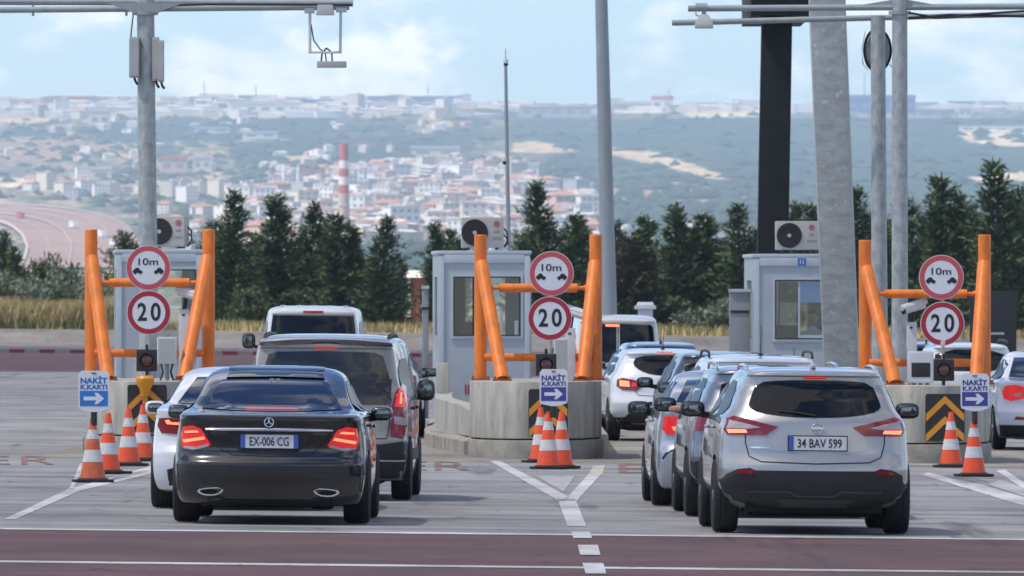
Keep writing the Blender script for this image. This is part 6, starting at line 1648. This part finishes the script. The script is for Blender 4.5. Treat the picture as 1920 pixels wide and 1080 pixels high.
# striped chimney
p = on_hill(645, 462); s = FPX / p.y; hgt = (462 - 270) / s
r = thing('chimney', 'tall factory chimney banded red and white at the top', 'chimney', p)
rad = lambda t: (11.5 - 3.6 * t) / s
cuts = [0, .36, .44, .52, .60, .68, .76, .84, .92, 1.0]
mb = MB(); mb.lathe([(rad(0), -4), (rad(.52), hgt * .52)], n=24); mb.build('shaft', mat('chimney_concrete', (.50, .38, .28), .85, var=.1, vscale=.1), r)
M['chim_red'] = mat('chimney_red', (.46, .085, .085), .7); M['chim_white'] = mat('chimney_white', (.70, .66, .64), .7)
for i, (a, b) in enumerate(((.52, .60), (.60, .68), (.68, .76), (.76, .84), (.84, .92), (.92, 1.0))):
    mb = MB(); mb.lathe([(rad(a) + .05, hgt * a), (rad(b) + .05, hgt * b)], n=24); mb.build('red_band' if i in (0, 2, 5) or i == 4 and False else 'white_band' if i % 2 else 'red_band', 'chim_red' if i in (0, 2, 4, 5) else 'chim_white', r)
mb = MB(); mb.torus((0, 0, hgt * .40), rad(.40), .5, axis='Z'); mb.build('gallery', 'wall_grey', r)
# mosque
p = on_hill(546, 372); s = FPX / p.y
r = thing('mosque', 'pale mosque with two slender minarets left of the chimney', 'mosque', p)
for du in (-14, 13):
    mb = MB(); x = du / s; H = 66 / s
    mb.lathe([(3 / s, -3), (2.4 / s, H * .8), (3.2 / s, H * .8), (3.2 / s, H * .83), (2.0 / s, H * .84), (1.8 / s, H * .9), (.1, H)], (x, 0, 0), 12); mb.build('minaret', 'wall_white', r)
mb = MB(); mb.box((0, 8, 9 / s), (22 / s, 16, 24 / s)); mb.build('prayer_hall', 'wall_cream', r, smooth=0)
mb = MB(); mb.sell((0, 8, 22 / s), (9 / s, 7, 10 / s), 1.0); mb.build('dome', 'wall_grey', r)
# ridge masts
for u, v0, v1, lab in ((383, 152, 196, 'thin radio mast on the ridge right of the left galvanised mast'), (480, 158, 194, 'thin radio mast on the ridge over the long white hall'), (803, 160, 186, 'lattice pylon above the blue grey ridge complex'),
                       (1254, 160, 186, 'thin mast beside the white and red tower block'), (1621, 120, 182, 'tall chimney mast of the blue power hall'), (1844, 188, 212, 'small pylon on the ridge far right')):
    p = on_hill(u, v1); s = FPX / p.y; H = (v1 - v0) / s
    r = thing('radio_mast', lab, 'mast', p)
    mb = MB(); mb.bar((0, 0, -3), (0, 0, H), 1.5, .7, 8); mb.build('shaft', 'wall_grey', r)
    mb = MB(); mb.box((0, 0, H * .7), (5 / s, 2, 1.2)); mb.box((0, 0, H * .85), (4 / s, 2, 1.0)); mb.build('crossarm', 'wall_grey', r)

# ------------------------------------------------------------------ trees, shrubs, grass
def leaf_mat(name, c1, c2, vs_):
    m = bpy.data.materials.new(name); m.use_nodes = True; nt = m.node_tree; b = nt.nodes['Principled BSDF']
    b.inputs['Roughness'].default_value = .8; b.inputs['Specular IOR Level'].default_value = .2
    g = nt.nodes.new('ShaderNodeNewGeometry'); n = nt.nodes.new('ShaderNodeTexNoise'); n.inputs['Scale'].default_value = vs_; n.inputs['Detail'].default_value = 4
    t = nt.nodes.new('ShaderNodeTexCoord'); nt.links.new(t.outputs['Object'], n.inputs['Vector'])
    a = nt.nodes.new('ShaderNodeMath'); a.operation = 'ADD'; nt.links.new(n.outputs['Fac'], a.inputs[0])
    s_ = nt.nodes.new('ShaderNodeMath'); s_.operation = 'MULTIPLY_ADD'; s_.inputs[1].default_value = .5; s_.inputs[2].default_value = -.25; nt.links.new(g.outputs['Random Per Island'], s_.inputs[0]); nt.links.new(s_.outputs[0], a.inputs[1])
    r_ = nt.nodes.new('ShaderNodeMapRange'); r_.inputs['From Min'].default_value = .3; r_.inputs['From Max'].default_value = .75; nt.links.new(a.outputs[0], r_.inputs['Value'])
    mx = nt.nodes.new('ShaderNodeMix'); mx.data_type = 'RGBA'; mx.inputs['A'].default_value = (*c1, 1); mx.inputs['B'].default_value = (*c2, 1)
    nt.links.new(r_.outputs['Result'], mx.inputs['Factor']); nt.links.new(mx.outputs['Result'], b.inputs['Base Color'])
    return m
M['conifer'] = leaf_mat('conifer_needles', (.019, .038, .016), (.082, .122, .046), .9)
M['conifer_brown'] = leaf_mat('dry_conifer_needles', (.028, .034, .018), (.085, .090, .045), .9)
M['olive'] = leaf_mat('olive_leaves', (.075, .098, .068), (.185, .215, .150), .8)
M['broad'] = leaf_mat('shrub_leaves', (.030, .048, .022), (.085, .115, .050), .8)
M['straw'] = leaf_mat('straw_grass', (.20, .165, .080), (.46, .37, .19), 1.5)
M['greengrass'] = leaf_mat('green_grass', (.08, .11, .045), (.20, .20, .08), 1.5)
def conifer_mesh(seed, h=12.0, rad_=2.8, forks=1, pw=.56, dens=1.0, lean=.3):
    r = random.Random(seed); mb = MB(); tk = MB()
    leaders = [(Vector((0, 0, 0)), h, rad_)]
    for _ in range(forks - 1):
        a = r.uniform(0, 6.28); leaders.append((Vector((math.cos(a) * rad_ * .42, math.sin(a) * rad_ * .42, 0)), h * r.uniform(.66, .9), rad_ * .62))
    for o, H, Rr in leaders:
        bend = Vector((r.uniform(-lean, lean), r.uniform(-lean, lean), 0))
        tip = lambda t: o * min(1, t * 2.2) + bend * t * t + Vector((0, 0, H * t))
        tk.tube([tip(0) , tip(.3), tip(.65), tip(.98)], [.22, .17, .09, .02], 6)
        nb = int(250 * dens * (H / 12))
        for i in range(nb):
            t = (i + r.random()) / nb; t = .02 + .97 * t ** 1.05
            L = Rr * ((1 - t) ** pw) * r.uniform(.5, 1.15) * (0.75 + .25 * min(1, t * 6)) + .16
            if r.random() < .10: L *= 1.5
            a = r.uniform(0, 2 * math.pi); p0 = tip(t); up = r.uniform(.15, .75) + .3 * t
            d = Vector((math.cos(a), math.sin(a), up)).normalized()
            ns = max(5, int(L * 11.5))
            for k in range(ns):
                f = (k + r.random()) / ns; f = f ** .7
                c = p0 + d * (L * f) + Vector((0, 0, .10 * L * f * f)) + Vector((r.gauss(0, .13), r.gauss(0, .13), r.gauss(0, .13)))
                s = r.uniform(.18, .35) * (1.2 - .5 * f)
                dd = (d + Vector((r.gauss(0, .45), r.gauss(0, .45), r.gauss(.15, .4)))).normalized()
                sd = dd.cross(Vector((r.gauss(0, 1), r.gauss(0, 1), r.gauss(0, 1)))).normalized()
                mb.add([c - sd * s * .36, c + sd * s * .36, c + dd * s * 1.7 + sd * s * .06, c + dd * s * 1.7 - sd * s * .06], [(0, 1, 2, 3)])
    o1 = mb.build('crown', 'conifer', smooth=0, recalc=False); o2 = tk.build('trunk', 'trunk', smooth=60)
    m1, m2 = o1.data, o2.data; bpy.data.objects.remove(o1); bpy.data.objects.remove(o2)
    return m1, m2, h
CT = [conifer_mesh(1, 12, 2.7, 1, .85, 1.0, .5), conifer_mesh(2, 12, 2.2, 1, .62, 1.15), conifer_mesh(3, 12, 3.1, 5, .42, .95), conifer_mesh(4, 12, 2.9, 2, .70, .9, .9), conifer_mesh(5, 12, 2.4, 4, .55, .9, .6), conifer_mesh(6, 12, 3.4, 3, .5, .75, .5)]
brown = {}
def tree(u, vt, hw, k, D, label, dry=False):
    x = (u - 960) * D / FPX; D = 580 + (D - 935) * .9; x = (u - 960) * D / FPX; z = gz(x) + .70
    H = CAMZ - (vt - VH) * D / FPX - z
    m1, m2, h = CT[k]
    r = thing('conifer_tree', label, 'tree', (x, D, z), rnd.uniform(0, 6.28), 'conifers behind the toll plaza')
    if dry:
        if k not in brown: brown[k] = m1.copy(); brown[k].materials[0] = M['conifer_brown']
        m1 = brown[k]
    link('crown', m1, r); link('trunk', m2, r)
    base = {0: 2.7, 1: 2.2, 2: 3.1, 3: 2.9, 4: 2.4, 5: 3.4}[k]
    w = 1.4 * rnd.uniform(.9, 1.12) * hw * D / FPX / base
    r.scale = (w, w, H / h)
TREES = [  # column, top row, half width px, mesh, distance, how it is told apart
    (435, 362, 58, 0, 960, 'tall pointed conifer just right of the left orange frame'), (408, 420, 44, 2, 985, 'lower bushy conifer against the left orange frame'),
    (524, 370, 52, 1, 965, 'narrow dark spired conifer above the white panel van'), (486, 440, 46, 4, 990, 'short conifer filling the gap left of the narrow spire'),
    (577, 383, 50, 0, 970, 'thin topped conifer left of the chimney foot'), (608, 412, 44, 3, 975, 'ragged conifer just left of the chimney foot'),
    (640, 404, 42, 4, 955, 'fork topped conifer in front of the chimney foot'), (552, 452, 50, 5, 995, 'low wide conifer behind the narrow spire'),
    (668, 478, 40, 2, 990, 'low conifer right of the chimney foot'), (714, 408, 52, 0, 950, 'lone symmetrical conifer left of the middle booth'), (748, 492, 34, 3, 985, 'small conifer beside the brick house'),
    (820, 420, 36, 1, 975, 'slim conifer behind the left edge of the middle booth'), (848, 432, 32, 4, 990, 'small conifer left of the middle air conditioner'),
    (1018, 345, 66, 0, 940, 'largest layered conifer right of the slim camera pole'), (1070, 402, 50, 3, 965, 'leaning conifer left of the thick mast'), (985, 430, 46, 5, 990, 'broad conifer behind the middle booth'),
    (1092, 412, 40, 1, 985, 'slim conifer touching the thick mast'), (1160, 418, 34, 1, 985, 'dark thin conifer right of the thick mast'),
    (1186, 448, 44, 2, 955, 'brownish bushy conifer right of the thick mast'), (1216, 408, 42, 4, 970, 'conifer with a bent tip over the kiosk'), (1240, 462, 42, 3, 990, 'low conifer behind the kiosk'),
    (1272, 388, 50, 1, 960, 'upright dark conifer right of the kiosk'), (1322, 404, 56, 4, 965, 'many forked conifer in the middle of the right group'), (1296, 440, 52, 5, 990, 'wide low conifer of the right group'),
    (1390, 386, 56, 0, 955, 'pointed conifer left of the dark column'), (1358, 452, 50, 2, 985, 'low conifer left of the right booth'), (1425, 430, 46, 3, 990, 'conifer partly hidden by the dark column'),
    (1488, 384, 34, 1, 980, 'thin conifer between the dark and the pale column'), (1528, 386, 40, 4, 985, 'conifer tips over the right air conditioner'),
    (1618, 352, 56, 3, 950, 'tall conifer left of the twin masts'), (1594, 430, 44, 2, 990, 'low conifer at the foot of the pale column'), (1662, 405, 44, 4, 985, 'conifer showing between the twin masts'),
    (1706, 374, 52, 5, 965, 'conifer just right of the twin masts'), (1772, 334, 56, 4, 945, 'wind bent conifer above the right round signs'), (1742, 440, 50, 2, 990, 'low conifer behind the right round signs'),
    (1822, 386, 52, 3, 970, 'conifer left of the tallest right tree'), (1880, 306, 78, 0, 935, 'tallest conifer at the right edge'), (1925, 352, 62, 5, 960, 'conifer cut by the right edge'), (1856, 440, 56, 2, 985, 'dark bushy conifer behind the lane sign panel'),
    (8, 436, 28, 1, 1010, 'small conifer cut by the left edge'), (30, 462, 30, 3, 1000, 'short conifer at far left'), (232, 436, 42, 5, 1000, 'rounded conifer behind the left orange frame')]
for t in TREES: tree(*t, dry=(t[0] == 1186))
def bush_mesh(seed, material, w=3.0, h=3.6, n=2600):
    r = random.Random(seed); mb = MB()
    lobes = [(Vector((r.uniform(-.6, .6) * w, r.uniform(-.5, .5) * w, r.uniform(.25, .8) * h)), r.uniform(.35, .6)) for _ in range(9)]
    for _ in range(n):
        o, q = r.choice(lobes); d = Vector((r.gauss(0, 1), r.gauss(0, 1), r.gauss(0, 1))).normalized() * (r.random() ** .4)
        c = o + Vector((d.x * w * q, d.y * w * q, d.z * h * q * .6))
        if c.z < .05: c.z = r.uniform(.05, .5)
        s = r.uniform(.12, .26); a = Vector((r.gauss(0, .6), r.gauss(0, .6), r.gauss(.5, .6))).normalized(); b = a.cross(Vector((r.gauss(0, 1), r.gauss(0, 1), r.gauss(0, 1)))).normalized()
        mb.add([c - b * s * .4, c + b * s * .4, c + a * s * 1.6 + b * s * .1, c + a * s * 1.6 - b * s * .1], [(0, 1, 2, 3)])
    st = MB()
    for k in range(5): st.tube([(r.uniform(-.2, .2), r.uniform(-.2, .2), 0), (r.uniform(-.7, .7), r.uniform(-.5, .5), h * .35), (r.uniform(-1.2, 1.2), r.uniform(-1, 1), h * .7)], [.09, .06, .02], 5)
    o1 = mb.build('crown', material, smooth=0, recalc=False); o2 = st.build('stem', 'trunk', smooth=60); a, b = o1.data, o2.data; bpy.data.objects.remove(o1); bpy.data.objects.remove(o2); return a, b
BM = [bush_mesh(31, 'olive'), bush_mesh(32, 'olive', 3.4, 3.2), bush_mesh(33, 'broad', 2.6, 4.2)]
for i, (u, vt, hw, k, D, lab) in enumerate(((-14, 505, 48, 0, 800, 'grey green shrub cut by the left edge'), (34, 512, 50, 1, 790, 'grey green shrub under the motorway bend'), (84, 520, 44, 0, 805, 'grey green shrub in the middle of the left hedge'),
        (128, 508, 46, 1, 800, 'grey green shrub left of the left orange post'), (182, 514, 44, 0, 795, 'grey green shrub behind the left orange post'), (214, 520, 36, 1, 810, 'grey green shrub beside the left booth'),
        (92, 474, 44, 2, 880, 'dark green shrub rising behind the left hedge'), (132, 492, 40, 2, 890, 'darker round shrub right of the tall dark one'), (228, 478, 40, 2, 870, 'dark shrub left of the left booth roof'), (8, 530, 46, 2, 780, 'green shrub in front of the left hedge at the picture edge'), (60, 538, 44, 0, 778, 'low grey green shrub at the front of the left hedge'), (112, 536, 46, 2, 776, 'low green shrub at the front of the left hedge'), (160, 540, 44, 0, 779, 'low grey green shrub beside the left orange post'),
        (672, 560, 30, 2, 880, 'dark shrub below the trees beside the white panel van'), (476, 535, 44, 2, 830, 'green undergrowth left of the white panel van roof'), (560, 540, 50, 2, 850, 'green undergrowth above the white panel van roof'), (622, 545, 46, 0, 845, 'pale undergrowth under the fork topped conifer'),
        (1172, 560, 40, 2, 835, 'dark undergrowth right of the thick mast foot'), (1250, 552, 46, 2, 840, 'dark undergrowth right of the kiosk'), (1322, 556, 48, 0, 830, 'pale undergrowth in the middle of the right tree group'), (1375, 550, 44, 2, 845, 'dark undergrowth against the right booth door'), (1640, 545, 46, 2, 840, 'dark undergrowth behind the twin masts'), (1912, 585, 40, 0, 825, 'pale shrub at the right edge below the tallest tree'))):
    D = 575 + (D - 790) * .5; x = (u - 960) * D / FPX; r = thing('shrub', lab, 'shrub', (x, D, gz(x) + .7), rnd.uniform(0, 6), 'shrubs on the verge')
    link('crown', BM[k][0], r); link('stem', BM[k][1], r)
    H = CAMZ - (vt - VH) * D / FPX - gz(x) - .7; w = 1.35 * hw * D / FPX / [3.0, 3.4, 2.6][k]; r.scale = (w, w, H / [3.9, 3.5, 4.5][k])
def grass(name, n, u0, u1, d0, d1, hmin, hmax, material, seed):
    r = random.Random(seed); mb = MB(); vs = []; fs = []
    for _ in range(n):
        D = r.uniform(d0, d1); x = (r.uniform(u0, u1) - 960) * D / FPX; z = gz(x) + .69
        cl = mnoise.noise(Vector((x * .22, D * .05, seed))); h = r.uniform(hmin, hmax) * (1 + .55 * cl); w = r.uniform(.03, .075)
        a = r.uniform(0, 3.14); lx, ly = r.gauss(0, .25) * h, r.gauss(0, .25) * h; o = len(vs)
        vs += [(x - w * math.cos(a), D - w * math.sin(a), z), (x + w * math.cos(a), D + w * math.sin(a), z), (x + lx, D + ly, z + h)]; fs.append((o, o + 1, o + 2))
    mb.v = vs; mb.f = fs; mb.m = [0] * len(fs)
    o = mb.build(name, material, smooth=0, recalc=False); o['kind'] = 'stuff'; return o
grass('dry_grass', 20000, -40, 225, 557, 572, .75, 1.7, 'straw', 3)
grass('dry_grass', 9000, 225, 1960, 557, 600, .25, .6, 'straw', 4)
grass('green_grass', 9000, 380, 1960, 560, 640, .25, .7, 'greengrass', 5)
grass('green_grass', 2500, -40, 230, 556, 562, .3, .6, 'greengrass', 6)

# brick house seen between the trees
D = 680; p0 = at(792, 0, D)
r = thing('brick_house', 'red brick house glimpsed left of the middle booth', 'house', (p0.x, D, gz(p0.x) + .7)); r.scale = (.64, .64, .64)
w = 1.55; zt = (at(0, 522, D).z - .7) / .64; 
mb = MB(); mb.box((.3, 3, zt / 2), (3.6, 6, zt)); mb.build('wall', 'brick', r, smooth=0)
mb = MB(); mb.box((.3, 3, zt + .35), (4.4, 7, .7), taper=.75); mb.build('roof', 'plaster', r, smooth=0)
mb = MB(); mb.box((.2, -.02, zt * .36), (.8, .1, 1.6)); mb.build('window', 'dark_win', r, smooth=0)
mb = MB(); mb.box((-1.35, -.1, zt / 2), (.35, .3, zt)); mb.build('corner_pier', 'plaster', r, smooth=0)

# ------------------------------------------------------------------ air
hzb = MB(); hzb.box((0, 12200, 190), (24000, 24600, 440))
hm2 = bpy.data.materials.new('haze'); hm2.use_nodes = True
nt = hm2.node_tree; nt.nodes.clear(); ou = nt.nodes.new('ShaderNodeOutputMaterial'); pv = nt.nodes.new('ShaderNodeVolumePrincipled')
pv.inputs['Color'].default_value = (.55, .73, .96, 1); pv.inputs['Density'].default_value = 4.6e-5; pv.inputs['Anisotropy'].default_value = 0.0
nt.links.new(pv.outputs['Volume'], ou.inputs['Volume'])
hb = hzb.build('haze', hm2, smooth=0); hb['kind'] = 'stuff'

# one broad cloud added out of view, shaped to shade the toll plaza while the far hills stay in the sun
cm = bpy.data.materials.new('shade_cloud_veil'); cm.use_nodes = True
nt = cm.node_tree; nt.nodes.clear(); ou = nt.nodes.new('ShaderNodeOutputMaterial'); mxs = nt.nodes.new('ShaderNodeMixShader'); tr = nt.nodes.new('ShaderNodeBsdfTransparent')
mx2 = nt.nodes.new('ShaderNodeMixShader'); tl_ = nt.nodes.new('ShaderNodeBsdfTranslucent'); df = nt.nodes.new('ShaderNodeBsdfDiffuse')
tl_.inputs['Color'].default_value = (.95, .93, .89, 1); df.inputs['Color'].default_value = (.95, .93, .89, 1)
mx2.inputs[0].default_value = .4; nt.links.new(tl_.outputs[0], mx2.inputs[1]); nt.links.new(df.outputs[0], mx2.inputs[2])
ctx = nt.nodes.new('ShaderNodeTexCoord'); cn = nt.nodes.new('ShaderNodeTexNoise'); cn.inputs['Scale'].default_value = .006; cn.inputs['Detail'].default_value = 5
nt.links.new(ctx.outputs['Object'], cn.inputs['Vector']); cr = nt.nodes.new('ShaderNodeMapRange'); cr.inputs['From Min'].default_value = .3; cr.inputs['From Max'].default_value = .7; cr.inputs['To Min'].default_value = .24; cr.inputs['To Max'].default_value = .55
nt.links.new(cn.outputs['Fac'], cr.inputs['Value']); nt.links.new(cr.outputs['Result'], mxs.inputs[0])
nt.links.new(tr.outputs[0], mxs.inputs[1]); nt.links.new(mx2.outputs[0], mxs.inputs[2]); nt.links.new(mxs.outputs[0], ou.inputs['Surface'])
hC = 950.0; off = Vector((sdir.x, sdir.y, 0)) * (hC / sdir.z)
mb = MB(); mb.sell((0, 0, 0), (560, 420, 60), .9, 48, 20)
mb.v = [tuple(Vector(p) * (1 + .16 * mnoise.fractal(Vector(p) * .006, 1, 2, 3)) ) for p in mb.v]
cl_ = struct(mb.build('shade_cloud', cm, smooth=180)); cl_.location = (off.x, 85 + off.y, hC)
